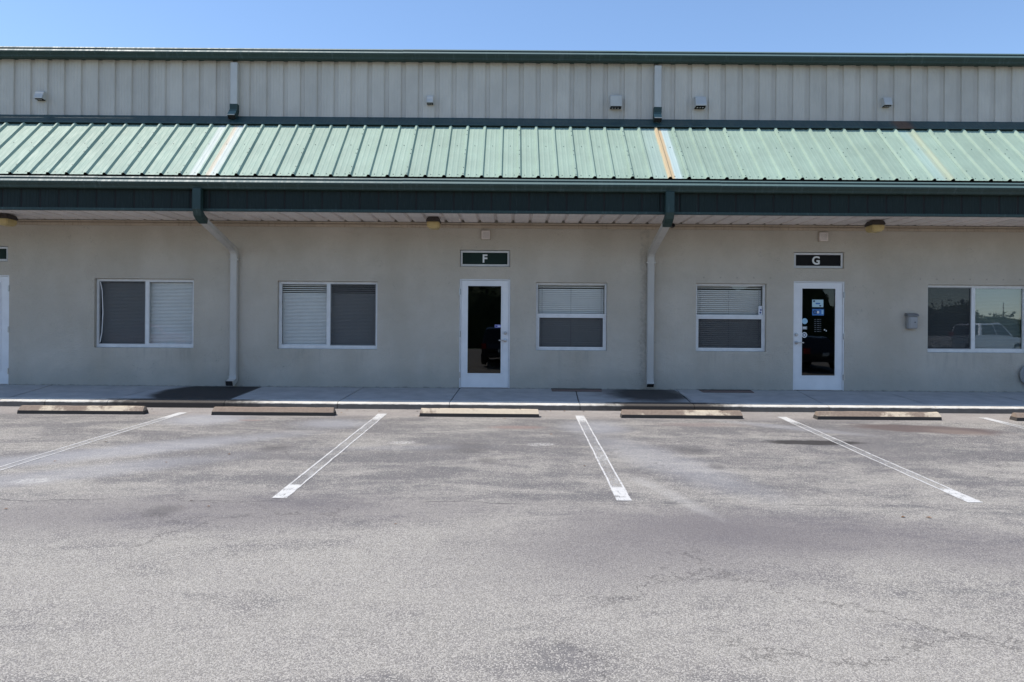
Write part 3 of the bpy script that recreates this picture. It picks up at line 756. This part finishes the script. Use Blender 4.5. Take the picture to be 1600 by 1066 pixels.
# ------------------------------------------------------------------ doors
def door(o, gl, hinge, hz, lz, dz, lever_x):
    """o opening, gl glass rect; hinge +1 right / -1 left"""
    x0, x1, z0, z1 = o; e = .002
    DY = .03
    m = MB(); t = .022
    m.box(x0+e, x0+t, DY-.022, .14, z0, z1-e); m.box(x1-t, x1-e, DY-.022, .14, z0, z1-e); m.box(x0+t, x1-t, DY-.022, .14, z1-t, z1-e)
    fr = m.build('door', M['white'], bld, bevel=.002)
    tag(fr, None)
    a, b, c_, d = gl; q = .004
    lx0, lx1, lz0, lz1 = x0+t+q, x1-t-q, z0+.012, z1-t-q
    m = MB(); m.box(lx0, a, DY, DY+.045, lz0, lz1); m.box(b, lx1, DY, DY+.045, lz0, lz1); m.box(a, b, DY, DY+.045, lz0, c_); m.box(a, b, DY, DY+.045, d, lz1)
    m.build('leaf', M['white'], fr)
    f2 = frame_mb(a-.018, b+.018, c_-.018, d+.018, .022, DY-.008, DY-.001); f2.build('glazing_bead', M['white'], fr)
    m = MB(); m.box(a+.001, b-.001, DY+.018, DY+.024, c_+.001, d-.001); m.build('pane', M['doorglass'], fr)
    m = MB(); m.box(x0, x1, DY-.02, .16, z0-.001, z0+.010); m.build('threshold', M['steel'], fr)
    xh = x1-.004 if hinge > 0 else x0+.004
    for z in hz:
        m = MB(); m.lathe([(.012, z-.055), (.012, z+.055)], 'z', (xh, DY-.030, 0), 8); m.box(xh-.022, xh+.022, DY-.027, DY-.023, z-.05, z+.05); m.build('hinge', M['steel'], fr)
    m = MB(); m.lathe([(.032, DY-.012), (.028, DY-.028), (.012, DY-.030)], 'y', (lever_x, 0, dz), 14); m.build('deadbolt', M['steel'], fr, smooth=False)
    m = MB(); m.lathe([(.034, DY-.010), (.030, DY-.020), (.012, DY-.024), (.011, DY-.060)], 'y', (lever_x, 0, lz), 14)
    s_ = hinge
    L_ = .12*(1 if hinge > 0 else -1)
    xs_ = sorted((lever_x, lever_x+L_)); m.box(xs_[0], xs_[1], DY-.066, DY-.052, lz-.010, lz+.010); m.build('lever', M['steel'], fr, bevel=.002)
    return fr
def rect(x0, y0, x1, y1, D=CD+.03): a = W(x0, y1, D); b = W(x1, y0, D); return (a[0], b[0], a[1], b[1])
zf = lambda x, y: W(x, y, CD+.02)[1]
dF = door(D_F, rect(730, 447, 783.5, 583.5), -1, [zf(718, 456), zf(718, 522), zf(718, 586)], zf(790, 532), zf(790, 520.5), W(789.5, 530)[0])
dG = door(D_G, rect(1252, 451, 1305.5, 587), 1, [zf(1319, 461), zf(1319, 526), zf(1319, 590)], zf(1244, 535.5), zf(1244, 523), W(1245, 530)[0])
dL = door(D_L, rect(-53, 441, 1.0, 577), 1, [zf(14, 451), zf(14, 515), zf(14, 580)], zf(-60, 526), zf(-60, 514), W(-59.5, 530)[0])
# stickers on door G and one on door F
GY = .030+.0165
def sticker(par, x0, y0, x1, y1, mat, dy=0, name='sticker'):
    a, b, c_, d = rect(x0, y0, x1, y1, CD+.045)
    m = MB(); m.box(a, b, GY-.0015-dy, GY-dy, c_, d); return m.build(name, mat, par)
def disc(par, px, py, r_px, mat, dy=0, r_in=0, name='sticker'):
    x, z = W(px, py, CD+.045); r_ = r_px/85.3
    m = MB()
    if r_in:
        N_ = 24; ri = r_in/85.3; vs = []
        for y in (GY-dy-.0015, GY-dy):
            for q in (r_, ri):
                vs += [(x+q*math.cos(2*math.pi*k/N_), y, z+q*math.sin(2*math.pi*k/N_)) for k in range(N_)]
        m.add(vs, [(k, (k+1)%N_, N_+(k+1)%N_, N_+k) for k in range(N_)]+[(2*N_+k, 3*N_+k, 3*N_+(k+1)%N_, 2*N_+(k+1)%N_) for k in range(N_)])
    else: m.lathe([(r_, GY-.0015-dy), (r_, GY-dy)], 'y', (x, 0, z), 24)
    return m.build(name, mat, par)
pale = flat('sticker_pale_blue', (.42, .60, .66)); blue = flat('sticker_blue', (.04, .16, .42)); navy = flat('sticker_navy', (.02, .05, .12)); wht = flat('sticker_white', (.65, .68, .68)); sky_ = flat('sticker_sky', (.30, .52, .68)); gry = flat('sticker_grey', (.22, .25, .27))
sticker(dG, 1269, 468.5, 1286.5, 480, pale)
sticker(dG, 1270.5, 469.5, 1273.5, 472, navy, .002, 'sticker_print'); sticker(dG, 1274.5, 473.5, 1281.5, 475.5, blue, .002, 'sticker_print'); sticker(dG, 1280, 477, 1283, 479, navy, .002, 'sticker_print')
sticker(dG, 1269, 483, 1287.5, 493, blue)
disc(dG, 1273.5, 488, 3.2, navy, .002, 1.6, 'sticker_print'); disc(dG, 1278, 488, 2, wht, .002, name='sticker_print'); sticker(dG, 1283.5, 484.5, 1286.5, 491, sky_, .002, 'sticker_print')
disc(dG, 1257.3, 502, 4.6, sky_); disc(dG, 1257.3, 502, 3.4, pale, .002, 2.4, 'sticker_print')
sticker(dG, 1253, 510, 1261, 515, gry); sticker(dG, 1254.5, 511.5, 1259.5, 513.5, wht, .002, 'sticker_print')
disc(dG, 1256.8, 523.5, 4.4, wht); disc(dG, 1256.8, 523.5, 2.9, navy, .002, 1.7, 'sticker_print')
m = MB()
for k in range(7):
    for (a, b) in ((1272.5, 1275), (1276.5, 1280.5), (1281.5, 1283)):
        r4 = rect(a+random.uniform(-.3, .3), 499+k*3.1, b, 500+k*3.1, CD+.045); m.box(r4[0], r4[1], GY-.0015, GY, r4[2], r4[3])
m.build('hours_lettering', flat('lettering_grey', (.09, .10, .11)), dG)
m = MB()
for (a, b, c_, d) in ((1287.5, 514.5, 1289.3, 516.5), (1290.3, 516.2, 1291.8, 518)):
    r4 = rect(a, b, c_, d, CD+.045); m.box(r4[0], r4[1], GY-.0015, GY, r4[2], r4[3])
m.build('sticker', wht, dG)
sticker(dF, 773, 507.5, 783, 512, flat('sticker_violet', (.25, .25, .55))); sticker(dF, 774, 508.8, 776.5, 511, navy, .002, 'sticker_print'); sticker(dF, 778, 509.2, 782, 510.6, wht, .002, 'sticker_print')

# ------------------------------------------------------------------ unit signs over the doors
def letter(ch, mat, size, x, y, z, parent):
    cu = bpy.data.curves.new('letter', 'FONT'); cu.body = ch; cu.size = size; cu.extrude = .003; cu.offset = size*.028; cu.align_x = 'CENTER'; cu.align_y = 'CENTER'
    t = bpy.data.objects.new('tmp', cu); col.objects.link(t)
    me = bpy.data.meshes.new_from_object(t.evaluated_get(bpy.context.evaluated_depsgraph_get())); col.objects.unlink(t); bpy.data.objects.remove(t)
    me.name = 'letter'; me.transform(Matrix.Rotation(R(90), 4, 'X')); me.materials.clear(); me.materials.append(mat)
    zc = [v.co.z for v in me.vertices]; xc = [v.co.x for v in me.vertices]
    if zc: me.transform(Matrix.Translation((-(max(xc)+min(xc))/2, 0, -(max(zc)+min(zc))/2)))
    o = link('letter', me, parent, (x, y, z)); return o
def sign(o, ch, mat, label, in_l, in_r, cx=0):
    x0, x1, z0, z1 = o; bx, bz = (x0+x1)/2, z0
    s_ = empty('unit_sign', (bx, 0, bz), label, 'sign', 'unit signs over the doors')
    def L(m): m.v = [(p[0]-bx, p[1], p[2]-bz) for p in m.v]; return m
    e = .004
    L(frame_mb(x0+.010, x1-.010, z0+.010, z1-.010, .020, .035, .09)).build('frame', M['vinyl'], s_, bevel=.002)
    L(frame_mb(x0+.033, x1-.033, z0+.033, z1-.033, .012, .03, .05)).build('inner_frame', M['vinyl'], s_)
    m = MB(); m.box(x0+.046, x1-.046, .045, .055, z0+.046, z1-.046); L(m).build('panel', mat, s_)
    if ch: letter(ch, M['letter'], .205, cx, .041, (z1-z0)/2, s_)
    return s_
sign(S_F, 'F', M['signgreen'], 'dark green unit sign with white letter F above the door', 0, 0)
sign(S_G, 'G', M['signblack'], 'black unit sign with white letter G above the door', 0, 0, -.04)
sign(S_L, None, M['signgreen'], 'dark green unit sign at the left edge of the photo', 0, 0)

# ------------------------------------------------------------------ things on the walls
def wall_light(x, label):
    s_ = empty('wall_light', (x, -.66, SOF-.02), label, 'light', 'lights under the canopy')
    m = MB(); a, b = .15, .115
    def ring(hx, hy, z): return [(-hx, -hy, z), (hx, -hy, z), (hx, hy, z), (-hx, hy, z)]
    vs = ring(.085, .11, .0) + ring(.10, .125, -.012) + ring(.122, .15, -.075) + ring(.122, .15, -.085)
    m.add(vs, [(0,1,2,3), (15,14,13,12)] + [(r_*4+k, r_*4+(k+1)%4, r_*4+4+(k+1)%4, r_*4+4+k) for r_ in range(3) for k in range(4)])
    m.build('cap', M['lightcap'], s_, bevel=.012, smooth=False)
    m = MB(); vs = ring(.112, .14, -.084) + ring(.105, .135, -.15) + ring(.09, .115, -.19) + ring(.04, .07, -.20)
    m.add(vs, [(0,1,2,3), (15,14,13,12)] + [(r_*4+k, r_*4+(k+1)%4, r_*4+4+(k+1)%4, r_*4+4+k) for r_ in range(3) for k in range(4)])
    m.build('lens', M['lens'], s_, bevel=.015)
wall_light(-8.83, 'dark capped light with yellowed lens at the left edge under the canopy')
wall_light(-1.38, 'dark capped light with yellowed lens between window and door F')
wall_light(6.31, 'dark capped light with yellowed lens between door G and the grey mailbox')
def jbox(px, py, label):
    x, z = W(px, py, 13.55)
    s_ = empty('alarm_box', (x, 0, z), label, 'box', 'alarm boxes above the unit signs')
    m = MB(); m.box(-.08, .08, -.055, -.002, -.08, .08); m.build('cover', simple('box_ivory', (.66, .59, .54), .5), s_, bevel=.008)
    m = MB()
    for i in range(5):
        for k in range(5): m.box(-.05+i*.022, -.042+i*.022, -.0575, -.054, -.05+k*.022, -.042+k*.022)
    m.build('grille', M['greybox'], s_)
    m = MB(); m.box(-.09, .09, -.006, -.001, -.09, .09); m.build('backplate', M['tan'], s_)
jbox(759, 367, 'small ivory alarm box above the F sign'); jbox(1287.5, 370, 'small ivory alarm box above the G sign')
# mailbox
x, z = W(1426.5, 514, 13.5)
s_ = empty('mailbox', (x, 0, z), 'grey metal mailbox on the wall between door G and the last window', 'mailbox')
m = MB(); m.box(-.09, .09, -.10, -.002, 0, .235); m.build('body', M['greybox'], s_, bevel=.012)
m = MB(); m.prismx([(-.12, .225), (-.12, .245), (-.09, .275), (-.001, .29), (-.001, .236), (-.10, .236)], -.105, .105); m.build('lid', simple('lid_grey', (.17, .17, .17), .5), s_, bevel=.006)
m = MB(); m.box(-.045, .075, -.104, -.1, .02, .215); m.build('front_plate', simple('plate_grey', (.30, .30, .30), .45), s_)
m = MB(); m.lathe([(.009, -.112), (.009, -.104)], 'y', (.035, 0, .12), 10); m.build('lock', M['rubber'], s_)
# security camera beside the second downpipe
x, z = W(1052.5, 353, 13.35)
s_ = empty('security_camera', (x, -.1, z+.06), 'small black security camera beside the right downpipe under the canopy', 'camera')
m = MB(); m.lathe([(.035, -.03), (.04, .0), (.04, .06)], 'z', (0, 0, -.02), 12); m.box(-.012, .012, -.012, .012, .03, .12); m.build('bracket', M['lightcap'], s_)
m = MB(); m.lathe([(.02, -.09), (.034, -.085), (.036, .0), (.03, .03)], 'y', (.01, 0, -.045), 12); m.build('housing', M['camera_black'], s_)
m = MB(); m.lathe([(.022, -.096), (.024, -.091)], 'y', (.01, 0, -.045), 12); m.build('lens', M['signblack'], s_)
# vents on the siding
SYF = SY
def hood_vent(px, py, w_, h_, dpt, label, flap):
    x, z = W(px, py, 13.38)
    s_ = empty('wall_vent', (x, SYF, z), label, 'vent', 'vents on the upper siding')
    m = MB(); m.box(-w_*.62, w_*.62, -.006, -.001, -h_*.55, h_*.55); m.build('flange', M['siding'], s_)
    # hood: sloping top, open below
    a = w_/2; t = .006; y0, y1 = -.006, -dpt
    m = MB()
    if flap: # boxy hood
        m.prismx([(y0, h_/2), (y1*.55, h_/2), (y1, -h_*.30), (y1, -h_*.42), (y1+t, -h_*.42), (y1+t, -h_*.30), (y1*.55, h_/2-t), (y0, h_/2-t)], -a, a)
    else:
        m.prismx([(y0, h_/2), (y1*.8, h_/2), (y1, h_/2-.02), (y1, -h_*.40), (y1+t, -h_*.40), (y1+t, h_/2-.02), (y1*.8, h_/2-t), (y0, h_/2-t)], -a, a)
    for sx in (-1, 1):
        prof = [(y0, h_/2-.003), (y1*(.55 if flap else .8), h_/2-.003), (y1+.001, -h_*.30 if flap else h_/2-.02), (y1+.001, -h_*.41), (y0, -h_*.46)]
        m.prismx(prof, sx*a-(.005 if sx > 0 else 0), sx*a+(.005 if sx < 0 else 0))
    m.build('hood', M['pipe'], s_)
    m = MB(); m.box(-a+.008, a-.008, y1*.7, y0, -h_*.5, -h_*.36); m.build('opening', M['black'], s_)
    m = MB()
    for k in range(3): m.box(-a*.7+k*a*.5, -a*.7+k*a*.5+.02, y1*.75, y1*.5, -h_*.53, -h_*.505)
    m.build('louvre', M['pipe'], s_)
hood_vent(63, 150, .15, .15, .12, 'small hooded vent left of the first upper downpipe', True)
hood_vent(672, 156.5, .115, .15, .11, 'small hooded vent high in the middle above door F', True)
hood_vent(962, 160, .205, .225, .12, 'square vent just left of the second upper downpipe', False)
hood_vent(1093.5, 161, .19, .20, .17, 'square hooded vent right of the second upper downpipe', True)
hood_vent(1385.5, 160, .14, .16, .12, 'small hooded vent at the right above the mailbox', True)
# round meter at the right edge
x, z = W(1613.5, 586, 13.5)
s_ = empty('hose_reel', (x, 0, z), 'round dark grey reel low on the wall at the right edge', 'reel')
m = MB(); m.lathe([(.18, -.03), (.20, -.04), (.20, -.055), (.17, -.06)], 'y', (0, 0, 0), 28); m.build('front_disc', M['greybox'], s_)
m = MB(); m.lathe([(.10, -.002), (.10, -.03)], 'y', (0, 0, 0), 20); m.build('drum', M['rubber'], s_)

# ------------------------------------------------------------------ wheel stops
stops = [(27, 224, 640.5, .02, 'tan concrete wheel stop with a brown patch on its left third, leftmost of all'),
         (330, 522, 644.5, .75, 'dark stained wheel stop in front of the first downpipe'),
         (655, 843, 648, -.6, 'cleanest pale wheel stop in front of door F'),
         (971, 1161, 651, .12, 'wheel stop with dirty left half in front of the second downpipe'),
         (1277, 1472, 652, -.02, 'pale wheel stop with mossy left third in front of door G'),
         (1588, 1779, 655, .25, 'reddish brown wheel stop cut by the right edge of the photo')]
def stop_mesh(seed):
    rnd = random.Random(seed); L = 1.83; N_ = 14; m = MB()
    pr = [(-.08, 0), (-.082, .050), (-.074, .056), (-.024, .106), (-.016, .112), (.030, .112), (.040, .105), (.080, .035), (.080, 0)]
    vs = []; n_ = len(pr)
    for i in range(N_+1):
        x = -L/2+L*i/N_; k = 1.0
        for j, (y, z) in enumerate(pr):
            jit = rnd.uniform(-.0025, .0025) if 0 < j < n_-1 else 0
            ex = 0
            if i in (0, N_): ex = (.02*z/.112)*(1 if i == 0 else -1)
            vs.append((x+ex, y+jit, max(0, z+jit)))
    m.add(vs, [(i*n_+j, i*n_+(j+1)%n_, (i+1)*n_+(j+1)%n_, (i+1)*n_+j) for i in range(N_) for j in range(n_)] + [tuple(range(n_-1,-1,-1)), tuple(N_*n_+j for j in range(n_))])
    return m.mesh('wheel_stop', M['stop'])
for k, (x0, x1, yb, dirt, lab) in enumerate(stops):
    xa, ya = G(x0, yb+5*0); yy = G((x0+x1)/2, 652+((x0+x1)/2-749)*.0074)[1]
    u0 = uv(x0, yb)[0]; u1 = uv(x1, yb)[0]; D = yy+CD
    X = (u0+u1)/2*D/F
    o = link('wheel_stop', stop_mesh(k), None, (X, yy+.08, gz(yy+.08)))
    o.rotation_euler = (math.atan(.0569), 0, random.uniform(-.011, .011)); o.scale.x = (u1-u0)*D/F/1.83
    o.color = (max(0, .25+dirt*.5), 0, 0, 1)
    tag(o, lab, 'wheel stop', 'concrete wheel stops at the heads of the stalls')
    rb = MB()
    for s_ in (-.62, .62): rb.lathe([(.012, .108), (.012, .1135)], 'z', (s_, 0, 0), 8)
    rb.build('anchor_pin', M['trunk'], o)

# ------------------------------------------------------------------ what the windows mirror: parked vehicles and trees across the lot
def car(kind, paint, loc, rot, label, cat):
    s_ = empty(cat.replace(' ', '_'), loc, label, cat); s_.rotation_euler = (0, 0, rot)
    if kind == 'suv':
        L, Wd, H = 4.7, 1.86, 1.72
        body = [(-2.35,.35),(-2.35,.75),(-2.28,1.02),(2.2,1.05),(2.3,.95),(2.38,.6),(2.35,.32)]
        roofp = [(-2.22,1.0),(-1.95,1.62),(-1.6,1.71),(.3,1.72),(.6,1.66),(1.25,1.04)]
    elif kind == 'pickup':
        L, Wd, H = 5.7, 1.98, 1.88
        body = [(-2.85,.5),(-2.85,1.15),(-.75,1.17),(2.6,1.14),(2.78,1.0),(2.82,.6),(2.78,.45)]
        roofp = [(-.95,1.15),(-.78,1.80),(-.6,1.87),(.75,1.88),(1.0,1.80),(1.55,1.15)]
    else:
        L, Wd, H = 4.5, 1.8, 1.45
        body = [(-2.25,.32),(-2.25,.7),(-2.15,.95),(-1.5,.98),(1.1,.92),(2.1,.78),(2.25,.6),(2.22,.3)]
        roofp = [(-1.75,.95),(-1.1,1.38),(-.7,1.44),(.1,1.45),(.4,1.40),(1.15,.9)]
    def loft(pts, wb, wt, zt, inset):
        m = MB(); zmin = min(p[1] for p in pts); n_ = len(pts); vs = []
        for sgn in (-1, 1):
            for (x, z) in pts:
                t = (z-zmin)/max(.01, zt-zmin); vs.append((x, sgn*(wb+(wt-wb)*t)/2, z))
        m.add(vs, [tuple(range(n_)), tuple(range(2*n_-1, n_-1, -1))] + [(i, (i+1)%n_, n_+(i+1)%n_, n_+i) for i in range(n_)])
        return m
    loft(body, Wd, Wd*.96, 1.1, 0).build('body', paint, s_, bevel=.05)
    loft(roofp, Wd*.94, Wd*.72, roofp[3][1], 0).build('cabin', paint, s_, bevel=.03)
    dg = M['cargl']
    # side and end glass, standing 4 mm proud
    zb, zt = roofp[0][1]+.05, roofp[3][1]-.10
    def yw(z): t = (z-roofp[0][1])/(roofp[3][1]-roofp[0][1]); return (Wd*.94+(Wd*.72-Wd*.94)*t)/2+.006
    rear = lambda z: roofp[0][0]+(roofp[1][0]-roofp[0][0])*(z-roofp[0][1])/(roofp[1][1]-roofp[0][1])
    fro = lambda z: roofp[5][0]+(roofp[4][0]-roofp[5][0])*(z-roofp[5][1])/(roofp[4][1]-roofp[5][1])
    xm = (roofp[1][0]+roofp[4][0])/2
    for sg in (-1, 1):
        for (a, b) in ((0, .5), (.53, 1)):
            xb0, xb1 = rear(zb)+.18, fro(zb)-.15; xt0, xt1 = rear(zt)+.18, fro(zt)-.1
            m = MB(); q = [(xb0+(xb1-xb0)*a, zb), (xb0+(xb1-xb0)*b, zb), (xt0+(xt1-xt0)*b, zt), (xt0+(xt1-xt0)*a, zt)]
            m.add([(x, sg*yw(z), z) for x, z in q]+[(x, sg*(yw(z)-.012), z) for x, z in q], [(0,1,2,3), (7,6,5,4), (0,4,5,1), (1,5,6,2), (2,6,7,3), (3,7,4,0)])
            m.build('side_window', dg, s_)
    for f_, nm, of in ((rear, 'rear_window', -.012), (fro, 'windscreen', .012)):
        q = [(f_(zb)+of, -yw(zb)+.12, zb), (f_(zb)+of, yw(zb)-.12, zb), (f_(zt)+of, yw(zt)-.1, zt), (f_(zt)+of, -yw(zt)+.1, zt)]
        m = MB(); m.add(q+[(x-of*1.5, y, z) for x, y, z in q], [(0,1,2,3), (7,6,5,4), (0,4,5,1), (1,5,6,2), (2,6,7,3), (3,7,4,0)]); m.build(nm, dg, s_)
    wr = .34 if kind != 'pickup' else .39
    for x in (-L*.31, L*.31):
        for sg in (-1, 1):
            wv = MB(); y0 = sg*(Wd/2-.22); y1 = sg*(Wd/2+.012)
            wv.lathe([(wr*.62, y0), (wr, y0+.03*sg), (wr, y1-.03*sg), (wr*.62, y1)], 'y', (x, 0, wr), 22); wo_ = wv.build('wheel', M['rubber'], s_)
            rm = MB(); rm.lathe([(wr*.6, y1-.01*sg), (wr*.55, y1+.006*sg), (wr*.15, y1+.012*sg)], 'y', (x, 0, wr), 12); rm.build('rim', M['steel'], wo_)
    xr = min(p[0] for p in body); xf = max(p[0] for p in body); zl = body[1][1]
    for sg in (-1, 1):
        m = MB(); ya, yb2 = sorted((sg*Wd*.49, sg*Wd*.36)); m.box(xr-.02, xr+.12, ya, yb2, zl-.02, zl+.24); m.build('tail_light', M['tail'], s_, bevel=.01)
        m = MB(); ya, yb2 = sorted((sg*Wd*.47, sg*Wd*.30)); m.box(xf-.2, xf-.005, ya, yb2, .68, .84); m.build('headlight', M['steel'], s_, bevel=.01)
    m = MB(); m.box(xr-.035, xr-.0, -.9, .9, .38, .56); m.box(xf-.02, xf+.045, -.85, .85, .34, .52); m.build('bumper', M['rubber'] if kind != 'pickup' else M['steel'], s_, bevel=.01)
    m = MB(); m.box(xr-.042, xr-.036, -.16, .16, .58, .73); m.build('number_plate', wht, s_)
    return s_
def carpaint(name, c):
    n = NT(name); n.set(c, .25, Coat_Weight=1.0, Coat_Roughness=.03); return n.m
M['cargl'] = NT('car_glass').set((.01, .012, .014), .05).m
M['tail'] = NT('tail_red').set((.35, .01, .01), .2).m
car('suv', carpaint('car_black', (.006, .006, .008)), (-.45, -21.6, gz(-21.6)), R(-90), 'black estate car parked across the lot, seen mirrored in door F', 'car')
car('pickup', carpaint('car_white', (.72, .73, .74)), (25.9, -27.5, gz(-27.5)), R(-18), 'white pickup truck across the lot, mirrored in the last window', 'truck')
car('sedan', carpaint('car_red', (.28, .015, .012)), (-19.5, -27.0, gz(-27)), R(8), 'red saloon car across the lot, mirrored in the leftmost window', 'car')
car('sedan', carpaint('car_black_gloss', (.008, .008, .01)), (13.6, -21.0, gz(-21)), R(-92), 'black saloon car parked across the lot, seen mirrored in door G', 'car')
# trees beyond the lot
def tree_meshes(seed):
    rnd = random.Random(seed); m = MB()
    H = 6.5
    tk = MB(); pts = [(0, 0, -.3), (.1*rnd.uniform(-1, 1), 0, 1.2), (.2*rnd.uniform(-1, 1), .1, 2.6), (0, 0, 4.5)]; rr = [.22, .16, .12, .05]
    def limb(pts, rr):
        n_ = 7; vs = []
        for p, r_ in zip(pts, rr): vs += [(p[0]+r_*math.cos(2*math.pi*k/n_), p[1]+r_*math.sin(2*math.pi*k/n_), p[2]) for k in range(n_)]
        tk.add(vs, [(i*n_+k, i*n_+(k+1)%n_, (i+1)*n_+(k+1)%n_, (i+1)*n_+k) for i in range(len(pts)-1) for k in range(n_)])
    limb(pts, rr)
    clumps = []
    for k in range(24):
        a = rnd.uniform(0, 6.28); q = rnd.uniform(.3, 2.3); z = rnd.uniform(2.2, 6.2); q *= 1.15-abs(z-3.8)/3.6
        c_ = Vector((q*math.cos(a), q*math.sin(a), z)); clumps.append((c_, rnd.uniform(.5, 1.0)))
        if k < 8: limb([(0, 0, 2.0+k*.2), tuple(c_*.6+Vector((0, 0, 1))), tuple(c_)], [.06, .04, .015])
    for c_, r_ in clumps:
        for _ in range(170):
            d = Vector((rnd.gauss(0, 1), rnd.gauss(0, 1), rnd.gauss(0, .8))).normalized()*r_*rnd.uniform(.5, 1.05); p = c_+d
            t1 = Vector((rnd.gauss(0, 1), rnd.gauss(0, 1), rnd.gauss(0, 1))).normalized(); t2 = t1.orthogonal().normalized(); s = rnd.uniform(.06, .13)
            m.add([p+t1*s, p+t2*s*.6, p-t1*s, p-t2*s*.6], [(0,1,2,3)])
    return tk.mesh('trunk', M['trunk']), m.mesh('crown', M['leaf'])
tms = [tree_meshes(3), tree_meshes(11), tree_meshes(23)]
xs_t = [-46, -39, -33, -26, -20.5, -14, -8, -3, 2.6, 8.5, 14, 20, 44, 51]
words = ['far left end', 'second from the left end', 'third from the left end', 'behind the red car left side', 'right behind the red car', 'right of the red car', 'left of the black car', 'just left behind the black car', 'just right behind the black car', 'second right of the black car', 'third right of the black car', 'left of the white pickup', 'second from the right end', 'far right end']
for k, x in enumerate(xs_t):
    y = -38-random.uniform(0, 7); s = random.uniform(.75, 1.25)
    t = empty('broadleaf_tree', (x, y, gz(y)), 'leafy green tree beyond the lot, '+words[k]+' of the row' if 'end' in words[k] else 'leafy green tree beyond the lot, '+words[k], 'tree', 'trees beyond the parking lot')
    a, b = tms[k % 3]; link('trunk', a, t); link('crown', b, t)
    t.scale = (s*1.1, s*1.1, s); t.rotation_euler = (0, 0, random.uniform(0, 6.28))

# tall clipped hedge closing the far side of the lot
m = MB(); rnd = random.Random(5)
for _ in range(26000):
    x = rnd.uniform(-50, 52); top = (4.9 if x < 21 else 2.9)+.5*math.sin(x*.7)+.35*math.sin(x*2.3+1); y = -35.2-rnd.random()**.5*2.2*rnd.choice((1, .4)); z = rnd.uniform(-.1, top)
    p = Vector((x, y, z+.3)); t1 = Vector((rnd.gauss(0, 1), rnd.gauss(0, 1), rnd.gauss(0, 1))).normalized(); t2 = t1.orthogonal().normalized(); q = rnd.uniform(.06, .15)
    m.add([p+t1*q, p+t2*q*.6, p-t1*q, p-t2*q*.6], [(0,1,2,3)])
hd = empty('hedge', (0, -36.5, gz(-36.5)), 'tall dark green hedge along the far side of the lot, mirrored in the doors', 'hedge')
m.v = [(p[0], p[1]+36.5, p[2]-gz(-36.5)) for p in m.v]
m.build('foliage', M['leaf'], hd)
m = MB()
for i in range(50): m.lathe([(.05, -.3), (.035, 3.4)], 'z', (-49+2*i+rnd.uniform(-.3, .3), .2, 0), 5)
tag(m.build('stems', M['trunk'], hd), kind='stuff')

m = MB(); N_ = 100; vs = []
for i in range(N_+1):
    x = -50+102*i/N_; top = (4.7 if x < 21 else 2.7)+.5*math.sin(x*.7)+.35*math.sin(x*2.3+1)
    for (y, z) in ((1.0+rnd.uniform(-.2, .2), -.2), (1.1+rnd.uniform(-.25, .25), top*.5), (.8+rnd.uniform(-.2, .2), top*.85), (.2, top+rnd.uniform(-.1, .1)), (-.9, top*.9), (-1.1, -.2)): vs.append((x, y, z))
m.add(vs, [(i*6+k, i*6+k+1, i*6+k+7, i*6+k+6) for i in range(N_) for k in range(5)])
m.build('inner_foliage', M['leaf'], hd)

# dry leaves and grit blown against the stops and kerb
m = MB(); rnd = random.Random(17)
for _ in range(90):
    if rnd.random() < .6: x, y = rnd.uniform(-9.5, 9.5), -1.86-abs(rnd.gauss(0, .25))
    else: x, y = rnd.uniform(-7, 7), rnd.uniform(-9.8, -2.5)
    a = rnd.uniform(0, 6.28); q = rnd.uniform(.008, .026); z = gz(y)+.005; dx, dy = q*math.cos(a), q*math.sin(a)
    m.add([(x-dx, y-dy, z), (x-dy*.5, y+dx*.5, z+q*.35), (x+dx, y+dy, z+.002), (x+dy*.5, y-dx*.5, z+q*.2)], [(0,1,2,3)])
tag(m.build('leaf_litter', simple('dry_leaf', (.19, .10, .045), .8, var=.4, nsc=3)), 'dry brown leaf litter scattered on the asphalt', 'leaves', kind='stuff')
